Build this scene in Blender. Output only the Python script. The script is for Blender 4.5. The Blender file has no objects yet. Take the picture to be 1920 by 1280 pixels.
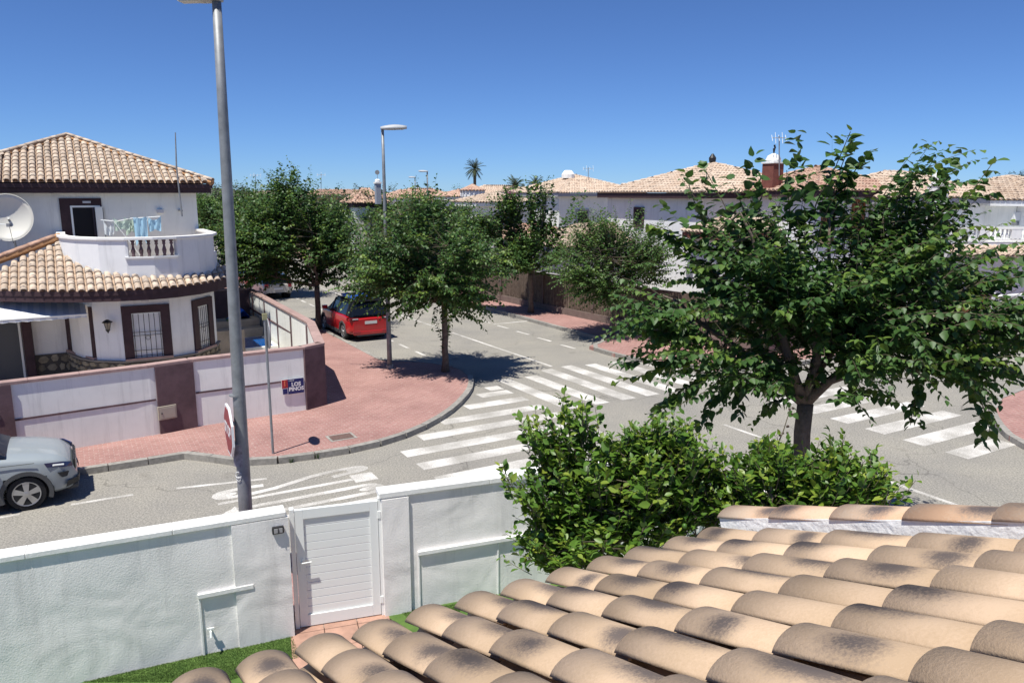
import bpy, math, random
import numpy as np
from mathutils import Vector, Matrix
R = math.radians
random.seed(7)
S = bpy.context.scene
COL = S.collection

# ------------------------------------------------------------------ camera, sky, sun, exposure
FPX = 1440.0; CAMH = 6.0; TH = math.atan((640 - 362) / FPX)
cam_d = bpy.data.cameras.new('camera'); cam = bpy.data.objects.new('camera', cam_d); COL.objects.link(cam)
cam_d.sensor_width = 36.0; cam_d.lens = 36.0 * FPX / 1920; cam_d.clip_end = 3000; cam_d.clip_start = 0.05
cam.location = (0, 0, CAMH); cam.rotation_euler = (math.pi / 2 - TH, 0, 0)
S.camera = cam
SUN_EL = 68.0; SUN_DIR = Vector((-.58, -.81, 0)).normalized()      # horizontal direction towards the sun
w = bpy.data.worlds.new('World'); S.world = w; w.use_nodes = True
nt = w.node_tree; nt.nodes.clear()
sk = nt.nodes.new('ShaderNodeTexSky'); sk.sky_type = 'NISHITA'; sk.sun_disc = False
sk.sun_elevation = R(SUN_EL); sk.sun_rotation = math.atan2(SUN_DIR.x, SUN_DIR.y)
sk.altitude = 0; sk.air_density = 0.7; sk.dust_density = 0.0; sk.ozone_density = 3.0
hs = nt.nodes.new('ShaderNodeHueSaturation'); hs.inputs['Saturation'].default_value = 0.92; hs.inputs['Value'].default_value = 1.15
bg = nt.nodes.new('ShaderNodeBackground'); bg.inputs['Strength'].default_value = 0.075
wo = nt.nodes.new('ShaderNodeOutputWorld')
nt.links.new(sk.outputs[0], hs.inputs['Color']); tn = nt.nodes.new('ShaderNodeMix'); tn.data_type = 'RGBA'; tn.blend_type = 'MULTIPLY'; tn.inputs[0].default_value = 1; tn.inputs[7].default_value = (.43, .645, 1.0, 1)
nt.links.new(hs.outputs[0], tn.inputs[6]); nt.links.new(tn.outputs[2], bg.inputs[0]); nt.links.new(bg.outputs[0], wo.inputs[0])
sd = bpy.data.lights.new('sun', 'SUN'); so = bpy.data.objects.new('sun', sd); COL.objects.link(so)
sd.energy = 4.6; sd.angle = R(0.5); sd.color = (1.0, 0.97, 0.89)
toSun = Vector((SUN_DIR.x * math.cos(R(SUN_EL)), SUN_DIR.y * math.cos(R(SUN_EL)), math.sin(R(SUN_EL))))
so.rotation_euler = toSun.to_track_quat('Z', 'Y').to_euler(); so.location = toSun * 60
vs = S.view_settings; vs.view_transform = 'Standard'; vs.look = 'None'; vs.gamma = 1; vs.exposure = 0.42; vs.use_curve_mapping = False

# ------------------------------------------------------------------ geometry of the place
def ray(x, y):
    dx = (x - 960) / FPX; dy = (640 - y) / FPX
    return Vector((dx, math.cos(TH) + dy * math.sin(TH), -math.sin(TH) + dy * math.cos(TH)))
def P(x, y, z=0.0):
    r = ray(x, y); return Vector((0, 0, CAMH)) + r * ((z - CAMH) / r.z)
def Q(x, y, Y):
    r = ray(x, y); return Vector((0, 0, CAMH)) + r * (Y / r.y)
A30 = R(30); CA, SA = math.cos(A30), math.sin(A30)
def G(u, v, z=0.0):                       # street grid -> world
    return Vector((u * CA - v * SA, u * SA + v * CA, z))
E1 = Vector((CA, SA, 0)); E2 = Vector((-SA, CA, 0)); UP = Vector((0, 0, 1))
KZ = 0.13

# ------------------------------------------------------------------ materials
MATS = {}
def _n(nt, t, **k):
    n = nt.nodes.new(t)
    for a, b in k.items(): setattr(n, a, b)
    return n
def mat(name, col, rough=0.7, var=0.0, scale=5.0, col2=None, bump=0.0, bscale=None, metal=0.0, spec=0.4, det=6.0, rnd=0.0, extra=None, coat=0.0):
    if name in MATS: return MATS[name]
    m = bpy.data.materials.new(name); m.use_nodes = True; nt = m.node_tree
    b = nt.nodes['Principled BSDF']
    b.inputs['Roughness'].default_value = rough; b.inputs['Metallic'].default_value = metal
    b.inputs['Specular IOR Level'].default_value = spec; b.inputs['Coat Weight'].default_value = coat
    c = (*col, 1)
    geo = _n(nt, 'ShaderNodeNewGeometry'); out = None
    if var > 0 or col2:
        no = _n(nt, 'ShaderNodeTexNoise'); no.inputs['Scale'].default_value = scale; no.inputs['Detail'].default_value = det
        no.inputs['Roughness'].default_value = 0.65
        nt.links.new(geo.outputs['Position'], no.inputs['Vector'])
        mx = _n(nt, 'ShaderNodeMix', data_type='RGBA')
        c2 = (*(col2 if col2 else [x * (1 - var) for x in col]), 1)
        mx.inputs[6].default_value = c; mx.inputs[7].default_value = c2
        rp = _n(nt, 'ShaderNodeMapRange'); rp.inputs[1].default_value = 0.38; rp.inputs[2].default_value = 0.68
        nt.links.new(no.outputs['Fac'], rp.inputs[0]); nt.links.new(rp.outputs[0], mx.inputs[0])
        out = mx.outputs[2]
    if rnd > 0:
        oi = _n(nt, 'ShaderNodeObjectInfo'); h = _n(nt, 'ShaderNodeHueSaturation')
        mr = _n(nt, 'ShaderNodeMapRange'); mr.inputs[3].default_value = 1 - rnd; mr.inputs[4].default_value = 1 + rnd
        nt.links.new(oi.outputs['Random'], mr.inputs[0]); nt.links.new(mr.outputs[0], h.inputs['Value'])
        if out: nt.links.new(out, h.inputs['Color'])
        else: h.inputs['Color'].default_value = c
        out = h.outputs[0]
    if out: nt.links.new(out, b.inputs['Base Color'])
    else: b.inputs['Base Color'].default_value = c
    if bump > 0:
        n2 = _n(nt, 'ShaderNodeTexNoise'); n2.inputs['Scale'].default_value = bscale or scale; n2.inputs['Detail'].default_value = 5
        nt.links.new(geo.outputs['Position'], n2.inputs['Vector'])
        bp = _n(nt, 'ShaderNodeBump'); bp.inputs['Strength'].default_value = 1.0; bp.inputs['Distance'].default_value = bump
        nt.links.new(n2.outputs['Fac'], bp.inputs['Height']); nt.links.new(bp.outputs[0], b.inputs['Normal'])
    if extra: extra(nt, b, geo)
    MATS[name] = m; return m

def asphalt_extra(nt, b, geo):
    L = nt.links
    n1 = _n(nt, 'ShaderNodeTexNoise'); n1.inputs['Scale'].default_value = 27; n1.inputs['Detail'].default_value = 4; n1.inputs['Roughness'].default_value = .8
    n2 = _n(nt, 'ShaderNodeTexNoise'); n2.inputs['Scale'].default_value = .35; n2.inputs['Detail'].default_value = 7; n2.inputs['Roughness'].default_value = .65
    n3 = _n(nt, 'ShaderNodeTexNoise'); n3.inputs['Scale'].default_value = 1.1; n3.inputs['Detail'].default_value = 3
    for n in (n1, n2, n3): L.new(geo.outputs['Position'], n.inputs['Vector'])
    r1 = _n(nt, 'ShaderNodeValToRGB'); r1.color_ramp.elements[0].position = .34; r1.color_ramp.elements[0].color = (.15, .144, .132, 1)
    r1.color_ramp.elements[1].position = .66; r1.color_ramp.elements[1].color = (.43, .405, .36, 1)
    L.new(n1.outputs['Fac'], r1.inputs[0])
    r2 = _n(nt, 'ShaderNodeValToRGB'); r2.color_ramp.elements[0].position = .3; r2.color_ramp.elements[0].color = (.8, .8, .82, 1)
    r2.color_ramp.elements[1].position = .72; r2.color_ramp.elements[1].color = (1.12, 1.1, 1.05, 1)
    L.new(n2.outputs['Fac'], r2.inputs[0])
    r3 = _n(nt, 'ShaderNodeValToRGB'); r3.color_ramp.elements[0].position = .66; r3.color_ramp.elements[0].color = (1, 1, 1, 1)
    r3.color_ramp.elements[1].position = .78; r3.color_ramp.elements[1].color = (.72, .71, .70, 1)
    L.new(n3.outputs['Fac'], r3.inputs[0])
    m1 = _n(nt, 'ShaderNodeMix', data_type='RGBA', blend_type='MULTIPLY'); m1.inputs[0].default_value = 1
    m2 = _n(nt, 'ShaderNodeMix', data_type='RGBA', blend_type='MULTIPLY'); m2.inputs[0].default_value = 1
    L.new(r1.outputs[0], m1.inputs[6]); L.new(r2.outputs[0], m1.inputs[7]); L.new(m1.outputs[2], m2.inputs[6]); L.new(r3.outputs[0], m2.inputs[7])
    nd = _n(nt, 'ShaderNodeTexNoise'); nd.inputs['Scale'].default_value = .9; nd.inputs['Detail'].default_value = 4; L.new(geo.outputs['Position'], nd.inputs['Vector'])
    mv = _n(nt, 'ShaderNodeVectorMath'); mv.operation = 'MULTIPLY_ADD'; mv.inputs[1].default_value = (1.6, 1.6, 0); L.new(nd.outputs['Color'], mv.inputs[0]); L.new(geo.outputs['Position'], mv.inputs[2])
    vc = _n(nt, 'ShaderNodeTexVoronoi'); vc.feature = 'DISTANCE_TO_EDGE'; vc.inputs['Scale'].default_value = .16; L.new(mv.outputs[0], vc.inputs['Vector'])
    rc = _n(nt, 'ShaderNodeMapRange'); rc.inputs[1].default_value = .0; rc.inputs[2].default_value = .0035; rc.inputs[3].default_value = .62; rc.inputs[4].default_value = 1; L.new(vc.outputs['Distance'], rc.inputs[0])
    m4 = _n(nt, 'ShaderNodeMix', data_type='RGBA', blend_type='MULTIPLY'); m4.inputs[0].default_value = 1; L.new(m2.outputs[2], m4.inputs[6]); L.new(rc.outputs[0], m4.inputs[7])
    L.new(m4.outputs[2], b.inputs['Base Color'])
    bp = _n(nt, 'ShaderNodeBump'); bp.inputs['Distance'].default_value = .006
    L.new(n1.outputs['Fac'], bp.inputs['Height']); L.new(bp.outputs[0], b.inputs['Normal'])
M_ASPH = mat('asphalt', (.2, .19, .17), .92, extra=asphalt_extra, spec=.2)

def paving_extra(nt, b, geo):
    L = nt.links
    mp = _n(nt, 'ShaderNodeMapping'); mp.inputs['Rotation'].default_value = (0, 0, -A30)
    L.new(geo.outputs['Position'], mp.inputs['Vector'])
    br = _n(nt, 'ShaderNodeTexBrick'); br.inputs['Scale'].default_value = 1; br.inputs['Brick Width'].default_value = .2; br.inputs['Row Height'].default_value = .1
    br.inputs['Mortar Size'].default_value = .009; br.inputs['Mortar Smooth'].default_value = .4
    br.inputs['Color1'].default_value = (.37, .20, .18, 1); br.inputs['Color2'].default_value = (.31, .165, .145, 1); br.inputs['Mortar'].default_value = (.41, .29, .26, 1)
    L.new(mp.outputs[0], br.inputs['Vector'])
    n2 = _n(nt, 'ShaderNodeTexNoise'); n2.inputs['Scale'].default_value = .8; n2.inputs['Detail'].default_value = 7
    L.new(geo.outputs['Position'], n2.inputs['Vector'])
    r2 = _n(nt, 'ShaderNodeValToRGB'); r2.color_ramp.elements[0].position = .3; r2.color_ramp.elements[0].color = (.86, .84, .84, 1)
    r2.color_ramp.elements[1].position = .7; r2.color_ramp.elements[1].color = (1.13, 1.15, 1.13, 1)
    L.new(n2.outputs['Fac'], r2.inputs[0])
    m1 = _n(nt, 'ShaderNodeMix', data_type='RGBA', blend_type='MULTIPLY'); m1.inputs[0].default_value = 1
    L.new(br.outputs['Color'], m1.inputs[6]); L.new(r2.outputs[0], m1.inputs[7])
    vo = _n(nt, 'ShaderNodeTexVoronoi'); vo.inputs['Scale'].default_value = 5; L.new(geo.outputs['Position'], vo.inputs['Vector'])
    r3 = _n(nt, 'ShaderNodeMapRange'); r3.inputs[1].default_value = .13; r3.inputs[2].default_value = .2; r3.inputs[3].default_value = .45; r3.inputs[4].default_value = 0
    L.new(vo.outputs['Distance'], r3.inputs[0])
    m3 = _n(nt, 'ShaderNodeMix', data_type='RGBA'); m3.inputs[7].default_value = (.50, .37, .33, 1)
    L.new(r3.outputs[0], m3.inputs[0]); L.new(m1.outputs[2], m3.inputs[6]); L.new(m3.outputs[2], b.inputs['Base Color'])
    bp = _n(nt, 'ShaderNodeBump'); bp.inputs['Distance'].default_value = .004; bp.invert = True
    L.new(br.outputs['Fac'], bp.inputs['Height']); L.new(bp.outputs[0], b.inputs['Normal'])
M_PAVE = mat('red_paving', (.4, .17, .15), .85, extra=paving_extra, spec=.25)
M_KERB = mat('kerb_concrete', (.33, .31, .28), .9, .35, 9, bump=.004, bscale=60, rnd=.1)
def paint_extra(nt, b, geo):
    L = nt.links
    n1 = _n(nt, 'ShaderNodeTexNoise'); n1.inputs['Scale'].default_value = 38; n1.inputs['Detail'].default_value = 5; n1.inputs['Roughness'].default_value = .8
    n2 = _n(nt, 'ShaderNodeTexNoise'); n2.inputs['Scale'].default_value = 1.1; n2.inputs['Detail'].default_value = 6
    for n in (n1, n2): L.new(geo.outputs['Position'], n.inputs['Vector'])
    ad = _n(nt, 'ShaderNodeMath'); ad.operation = 'MULTIPLY_ADD'; ad.inputs[1].default_value = .75; L.new(n2.outputs['Fac'], ad.inputs[0]); L.new(n1.outputs['Fac'], ad.inputs[2])
    r = _n(nt, 'ShaderNodeValToRGB'); r.color_ramp.elements[0].position = .66; r.color_ramp.elements[0].color = (.80, .77, .73, 1)
    r.color_ramp.elements[1].position = 1.08 if False else 1.0; r.color_ramp.elements[1].color = (.33, .31, .28, 1)
    L.new(ad.outputs[0], r.inputs[0]); L.new(r.outputs[0], b.inputs['Base Color'])
M_PAINT = mat('road_paint', (.6, .58, .54), .8, extra=paint_extra, spec=.3)

def stucco_extra(big):
    def f(nt, b, geo):
        L = nt.links
        n1 = _n(nt, 'ShaderNodeTexNoise'); n1.inputs['Scale'].default_value = 48; n1.inputs['Detail'].default_value = 5
        n2 = _n(nt, 'ShaderNodeTexNoise'); n2.inputs['Scale'].default_value = 1.1; n2.inputs['Detail'].default_value = 2; n2.inputs['Distortion'].default_value = .5
        for n in (n1, n2): L.new(geo.outputs['Position'], n.inputs['Vector'])
        b1 = _n(nt, 'ShaderNodeBump'); b1.inputs['Distance'].default_value = .0038 if big else .002
        b2 = _n(nt, 'ShaderNodeBump'); b2.inputs['Distance'].default_value = .05 if big else .008
        L.new(n1.outputs['Fac'], b1.inputs['Height']); L.new(n2.outputs['Fac'], b2.inputs['Height'])
        L.new(b2.outputs[0], b1.inputs['Normal']); L.new(b1.outputs[0], b.inputs['Normal'])
        src = b.inputs['Base Color'].links[0].from_socket
        mp = _n(nt, 'ShaderNodeMapping'); mp.inputs['Scale'].default_value = (5, 5, .45); L.new(geo.outputs['Position'], mp.inputs['Vector'])
        n5 = _n(nt, 'ShaderNodeTexNoise'); n5.inputs['Scale'].default_value = 1.0; n5.inputs['Detail'].default_value = 6; n5.inputs['Roughness'].default_value = .7; L.new(mp.outputs[0], n5.inputs['Vector'])
        rr_ = _n(nt, 'ShaderNodeMapRange'); rr_.inputs[1].default_value = .52; rr_.inputs[2].default_value = .74; rr_.inputs[3].default_value = 1.0; rr_.inputs[4].default_value = .80; L.new(n5.outputs['Fac'], rr_.inputs[0])
        mm = _n(nt, 'ShaderNodeMix', data_type='RGBA', blend_type='MULTIPLY'); mm.inputs[0].default_value = 1; L.new(src, mm.inputs[6]); L.new(rr_.outputs[0], mm.inputs[7]); L.new(mm.outputs[2], b.inputs['Base Color'])
    return f
M_OWN = mat('rough_white_render', (.88, .85, .82), .9, .10, 2.2, extra=stucco_extra(True), spec=.2)
M_WHITE = mat('white_render', (.80, .80, .80), .9, .08, 1.2, extra=stucco_extra(False), spec=.2)
M_LILAC = mat('pale_render', (.86, .87, .83), .9, .10, .9, extra=stucco_extra(False), spec=.2)
M_COPEW = mat('white_coping', (.84, .83, .80), .8, .08, 6, bump=.003, bscale=30)
M_COPEP = mat('pink_coping', (.40, .27, .245), .85, .25, 5, bump=.003, bscale=30, rnd=.08)
M_MAROON = mat('maroon_paint', (.055, .028, .034), .75, .35, 4, bump=.003, bscale=45)
M_MAROONL = mat('faded_maroon_paint', (.155, .098, .105), .85, .45, 1.6, bump=.004, bscale=40)
M_METALW = mat('white_aluminium', (.80, .82, .80), .35, spec=.5)
M_GALV = mat('galvanised_steel', (.30, .31, .32), .55, .3, 5, metal=.35)
M_DARK = mat('dark_metal', (.02, .02, .022), .5)
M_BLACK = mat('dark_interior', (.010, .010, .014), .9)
M_GLASS = mat('window_glass', (.008, .011, .018), .12, spec=.35)
M_SHUT = mat('grey_shutter', (.55, .55, .58), .6)
M_TERRA = mat('terracotta_floor', (.46, .27, .20), .7, .35, 3, bump=.002)
M_SAND = mat('sandy_paving', (.5, .42, .33), .85, .25, 2)
M_SOIL = mat('dry_ground', (.28, .22, .15), .95, .35, .6)
M_GRASS = mat('artificial_grass', (.10, .17, .035), .95, .45, 5, col2=(.06, .12, .022), bump=.01, bscale=90)
M_MORTAR = mat('orange_mortar', (.50, .27, .13), .9, .4, 14, bump=.01, bscale=40)
M_BARK = mat('grey_bark', (.17, .13, .10), .95, .45, 9, bump=.02, bscale=22)
M_TWIG = mat('twig_bark', (.11, .09, .06), .9)
M_STONE = mat('field_stone', (.30, .26, .19), .9, .4, 6, bump=.01, bscale=25, rnd=.35)
M_POOL = mat('pool_water', (.01, .09, .32), .08, spec=.6)
M_REDP = mat('sign_red', (.38, .03, .04), .45)
M_BLUEP = mat('sign_blue', (.015, .02, .12), .4)
M_WHITEP = mat('sign_white', (.75, .75, .75), .5)
M_BRICKR = mat('red_chimney_render', (.22, .075, .055), .85, .3, 5)
M_WOOD = mat('varnished_wood', (.24, .085, .03), .6, .3, 8)
M_REED = mat('brown_brush', (.30, .23, .175), .95, .55, 7, col2=(.12, .085, .065), rnd=.2)
M_REEDBACK = mat('brush_backing', (.15, .11, .085), .95, .5, 9)
M_HILL = mat('dry_hill', (.10, .11, .085), .95, .4, .05)
M_BLUET = mat('blue_tarp', (.02, .13, .62), .5, bump=.02, bscale=6)

def tile_mat(name, base, alt, dark, dscale, damt, bump=0.003, local=False, cut=.5):
    def ex(nt, b, geo):
        L = nt.links
        oi = _n(nt, 'ShaderNodeObjectInfo')
        def M(op, *v, **k):
            n = _n(nt, 'ShaderNodeMath'); n.operation = op
            for i, x in enumerate(v):
                if isinstance(x, (int, float)): n.inputs[i].default_value = x
                else: L.new(x, n.inputs[i])
            n.use_clamp = k.get('clamp', False); return n.outputs[0]
        n2 = _n(nt, 'ShaderNodeTexNoise'); n2.inputs['Scale'].default_value = 95; n2.inputs['Detail'].default_value = 3; n2.inputs['Roughness'].default_value = .75
        n3 = _n(nt, 'ShaderNodeTexNoise'); n3.inputs['Scale'].default_value = dscale; n3.inputs['Detail'].default_value = 3
        n4 = _n(nt, 'ShaderNodeTexNoise'); n4.inputs['Scale'].default_value = dscale * 2.4; n4.inputs['Detail'].default_value = 2
        for n in (n2, n3, n4): L.new(geo.outputs['Position'], n.inputs['Vector'])
        m0 = _n(nt, 'ShaderNodeMix', data_type='RGBA'); m0.inputs[6].default_value = (*base, 1); m0.inputs[7].default_value = (*alt, 1)
        L.new(M('ADD', M('MULTIPLY_ADD', n3.outputs['Fac'], 3.0, -1.9), M('MULTIPLY_ADD', n2.outputs['Fac'], 1.6, .1), clamp=True), m0.inputs[0])
        if local:
            tc = _n(nt, 'ShaderNodeTexCoord'); sp = _n(nt, 'ShaderNodeSeparateXYZ'); L.new(tc.outputs['Object'], sp.inputs[0])
            r1 = oi.outputs['Random']; r2 = M('FRACT', M('MULTIPLY', r1, 17.31)); r3 = M('FRACT', M('MULTIPLY', r1, 71.7))
            cy = M('MULTIPLY_ADD', r2, .34, .04); dy = M('DIVIDE', M('SUBTRACT', sp.outputs['Y'], cy), M('MULTIPLY_ADD', r3, .15, .07))
            dx = M('DIVIDE', M('ADD', sp.outputs['X'], M('MULTIPLY_ADD', r3, .09, -.045)), .072)
            d = M('ADD', M('MULTIPLY', dy, dy), M('MULTIPLY', dx, dx))
            e = M('EXPONENT', M('MULTIPLY', d, -.62))
            k = M('ADD', M('MULTIPLY', e, 1.25), M('MULTIPLY_ADD', n2.outputs['Fac'], 1.1, M('MULTIPLY_ADD', n4.outputs['Fac'], .6, -.85)))
            on = M('MULTIPLY', M('GREATER_THAN', r1, cut), 1.0)
            f = M('MULTIPLY', M('MULTIPLY', M('MULTIPLY_ADD', k, 1.5, -.75, clamp=True), M('POWER', e, .45)), M('MULTIPLY', on, damt), clamp=True)
        else:
            s = M('MULTIPLY_ADD', n2.outputs['Fac'], .32, n4.outputs['Fac'])
            f = M('MULTIPLY', M('MULTIPLY_ADD', s, 6.2, -4.4, clamp=True), damt)
        m1 = _n(nt, 'ShaderNodeMix', data_type='RGBA'); m1.inputs[7].default_value = (*dark, 1)
        L.new(f, m1.inputs[0]); L.new(m0.outputs[2], m1.inputs[6])
        h = _n(nt, 'ShaderNodeHueSaturation'); L.new(M('MULTIPLY_ADD', M('FRACT', M('MULTIPLY', oi.outputs['Random'], 5.7)), .3, .85), h.inputs['Value']); L.new(m1.outputs[2], h.inputs['Color'])
        L.new(h.outputs[0], b.inputs['Base Color'])
        bp = _n(nt, 'ShaderNodeBump'); bp.inputs['Distance'].default_value = bump; L.new(n2.outputs['Fac'], bp.inputs['Height']); L.new(bp.outputs[0], b.inputs['Normal'])
    return mat(name, base, .9, extra=ex, spec=.2)
M_TILE = tile_mat('own_roof_tile', (.43, .31, .205), (.54, .395, .275), (.105, .085, .078), 2.9, 1.0, .0014, True, .08)
M_CAPT = tile_mat('verge_cap_tile', (.50, .315, .20), (.54, .41, .30), (.08, .07, .075), 3.2, .95, .0015, True, .0)
M_TILEN = tile_mat('sand_roof_tile', (.49, .375, .285), (.60, .50, .40), (.17, .145, .135), 3.0, .95)
M_TILEF = tile_mat('far_roof_tile', (.50, .375, .28), (.60, .49, .39), (.20, .15, .12), 1.6, .9)
M_TILER = tile_mat('rusty_roof_tile', (.46, .27, .20), (.56, .41, .31), (.20, .12, .10), 2.2, .9)
M_PAN = mat('pan_tile_shadow_side', (.50, .36, .26), .9, .4, 8)  # clay colour of the sheet beneath the cover tiles, mottled by noise

def leaf_mat(name, c1, c2, c3, tr=.25, rough=.42):
    m = bpy.data.materials.new(name); m.use_nodes = True; nt = m.node_tree; L = nt.links
    b = nt.nodes['Principled BSDF']; b.inputs['Roughness'].default_value = rough; b.inputs['Specular IOR Level'].default_value = .45
    at = _n(nt, 'ShaderNodeAttribute'); at.attribute_name = 'tint'
    rp = _n(nt, 'ShaderNodeValToRGB'); rp.color_ramp.elements[0].color = (*c1, 1); rp.color_ramp.elements[1].color = (*c3, 1); rp.color_ramp.elements[1].position = 1
    e = rp.color_ramp.elements.new(.6); e.color = (*c2, 1)
    L.new(at.outputs['Fac'], rp.inputs[0]); L.new(rp.outputs[0], b.inputs['Base Color'])
    t = _n(nt, 'ShaderNodeBsdfTranslucent'); mx = _n(nt, 'ShaderNodeMixShader'); mx.inputs[0].default_value = tr
    h = _n(nt, 'ShaderNodeHueSaturation'); h.inputs['Value'].default_value = 1.6; h.inputs['Hue'].default_value = .48; L.new(rp.outputs[0], h.inputs['Color']); L.new(h.outputs[0], t.inputs['Color'])
    o = nt.nodes['Material Output']; L.new(b.outputs[0], mx.inputs[1]); L.new(t.outputs[0], mx.inputs[2]); L.new(mx.outputs[0], o.inputs['Surface'])
    MATS[name] = m; return m
M_LEAF = leaf_mat('mulberry_leaf', (.026, .068, .018), (.056, .125, .026), (.15, .23, .035), rough=.5)
M_LEAFL = leaf_mat('light_mulberry_leaf', (.04, .095, .022), (.07, .145, .03), (.15, .22, .05), rough=.5)
M_CITRUS = leaf_mat('citrus_leaf', (.04, .10, .014), (.10, .195, .024), (.26, .32, .045), rough=.42)
M_FAR = leaf_mat('far_foliage', (.03, .05, .02), (.05, .075, .03), (.09, .11, .04))
M_FRUIT = mat('green_orange', (.06, .14, .02), .45)

# ------------------------------------------------------------------ mesh helpers
class MB:
    def __init__(s): s.v = []; s.f = []
    def add(s, vs_, fs):
        o = len(s.v); s.v += [tuple(p) for p in vs_]; s.f += [tuple(i + o for i in f) for f in fs]; return s
    def box(s, c, dx, dy, dz, ax=None, ay=None):       # c = centre; ax, ay = horizontal axes
        ax = ax or Vector((1, 0, 0)); ay = ay or Vector((0, 1, 0)); az = ax.cross(ay)
        c = Vector(c); vs_ = []
        for k in (-.5, .5):
            for a, b in ((-.5, -.5), (.5, -.5), (.5, .5), (-.5, .5)):
                vs_.append(c + ax * (a * dx) + ay * (b * dy) + az * (k * dz))
        return s.add(vs_, [(3, 2, 1, 0), (4, 5, 6, 7), (0, 1, 5, 4), (1, 2, 6, 5), (2, 3, 7, 6), (3, 0, 4, 7)])
    def ubox(s, u0, u1, v0, v1, z0, z1):               # box aligned with the street grid
        return s.box(G((u0 + u1) / 2, (v0 + v1) / 2, (z0 + z1) / 2), u1 - u0, v1 - v0, z1 - z0, E1, E2)
    def prism(s, poly, z0, z1):
        n = len(poly); vs_ = [(p[0], p[1], z0) for p in poly] + [(p[0], p[1], z1) for p in poly]
        return s.add(vs_, [tuple(range(n - 1, -1, -1)), tuple(range(n, 2 * n))] + [(i, (i + 1) % n, n + (i + 1) % n, n + i) for i in range(n)])
    def tube(s, pts, r, n=8, caps=True):
        pts = [Vector(p) for p in pts]; m = len(pts)
        rs = r if isinstance(r, (list, tuple)) else [r] * m
        vs_ = []; prev = None
        for i, p in enumerate(pts):
            d = (pts[min(i + 1, m - 1)] - pts[max(i - 1, 0)])
            if d.length < 1e-9: d = Vector((0, 0, 1))
            d.normalize()
            a = prev if prev else (Vector((1, 0, 0)) if abs(d.x) < .9 else Vector((0, 1, 0)))
            a = (a - d * a.dot(d)); a.normalize(); prev = a; b = d.cross(a)
            for k in range(n):
                t = 2 * math.pi * k / n; vs_.append(p + (a * math.cos(t) + b * math.sin(t)) * rs[i])
        fs = [(i * n + k, i * n + (k + 1) % n, (i + 1) * n + (k + 1) % n, (i + 1) * n + k) for i in range(m - 1) for k in range(n)]
        if caps: fs += [tuple(range(n - 1, -1, -1)), tuple(range((m - 1) * n, m * n))]
        return s.add(vs_, fs)
    def lathe(s, prof, c, n=16, axis=None):
        c = Vector(c); az = axis or UP; ax = az.orthogonal().normalized(); ay = az.cross(ax)
        m = len(prof); vs_ = [c + az * z + (ax * math.cos(2 * math.pi * k / n) + ay * math.sin(2 * math.pi * k / n)) * r for r, z in prof for k in range(n)]
        fs = [(i * n + k, i * n + (k + 1) % n, (i + 1) * n + (k + 1) % n, (i + 1) * n + k) for i in range(m - 1) for k in range(n)]
        fs += [tuple(range(n - 1, -1, -1)), tuple(range((m - 1) * n, m * n))]
        return s.add(vs_, fs)
    def strip(s, path, wd, z0, z1, off=0.0):           # wall following a path of (x, y), thickness wd, centred + off (to the left)
        n = len(path); L = []; Rr = []
        for i in range(n):
            a = Vector(path[max(i - 1, 0)][:2]); b = Vector(path[i][:2]); c = Vector(path[min(i + 1, n - 1)][:2])
            d1 = (b - a).normalized() if i > 0 else (c - b).normalized(); d2 = (c - b).normalized() if i < n - 1 else d1
            n1 = Vector((-d1.y, d1.x)); n2 = Vector((-d2.y, d2.x)); nn = (n1 + n2).normalized(); k = 1 / max(.4, nn.dot(n1))
            L.append(b + nn * (off + wd / 2) * k); Rr.append(b + nn * (off - wd / 2) * k)
        vs_ = []
        zz = z0 if isinstance(z0, (list, tuple)) else [z0] * n; zt = z1 if isinstance(z1, (list, tuple)) else [z1] * n
        for i in range(n):
            vs_ += [(L[i].x, L[i].y, zz[i]), (Rr[i].x, Rr[i].y, zz[i]), (Rr[i].x, Rr[i].y, zt[i]), (L[i].x, L[i].y, zt[i])]
        fs = [(0, 1, 2, 3), tuple((n - 1) * 4 + k for k in (3, 2, 1, 0))]
        for i in range(n - 1):
            o = i * 4; q = o + 4
            fs += [(o, q, q + 1, o + 1), (o + 1, q + 1, q + 2, o + 2), (o + 2, q + 2, q + 3, o + 3), (o + 3, q + 3, q, o)]
        return s.add(vs_, fs)
    def mesh(s, name, m, smooth=False):
        me = bpy.data.meshes.new(name); me.from_pydata([tuple(p) for p in s.v], [], s.f); me.validate(); me.update()
        if m: me.materials.append(m)
        if smooth: me.shade_smooth()
        return me
    def build(s, name, m, parent=None, smooth=False, bevel=0):
        o = bpy.data.objects.new(name, s.mesh(name, m, smooth)); link(o, parent)
        if bevel:
            b = o.modifiers.new('bevel', 'BEVEL'); b.width = bevel; b.segments = 2; b.limit_method = 'ANGLE'
        return o
def link(o, parent=None):
    COL.objects.link(o)
    if parent:
        o.parent = parent
        if parent.type == 'EMPTY' and not parent.get('_loc'):
            o.matrix_parent_inverse = Matrix.Translation(-parent.location)
    return o
def thing(name, label, cat, loc=(0, 0, 0), group=None, local=False, rz=0):
    o = bpy.data.objects.new(name, None); COL.objects.link(o); o.location = loc; o.rotation_euler = (0, 0, rz)
    o.empty_display_size = .3; o['label'] = label; o['category'] = cat
    if group: o['group'] = group
    if local: o['_loc'] = 1
    return o
def tag(o, label, cat, group=None):
    o['label'] = label; o['category'] = cat
    if group: o['group'] = group
    return o
def struct(o): o['kind'] = 'structure'; return o
def stuff(o): o['kind'] = 'stuff'; return o
def inst(name, me, mw, parent=None):
    o = bpy.data.objects.new(name, me); COL.objects.link(o)
    if parent:
        o.parent = parent
        if parent.type == 'EMPTY' and not parent.get('_loc'): o.matrix_parent_inverse = Matrix.Translation(-parent.location)
    o.matrix_basis = mw
    return o
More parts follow.
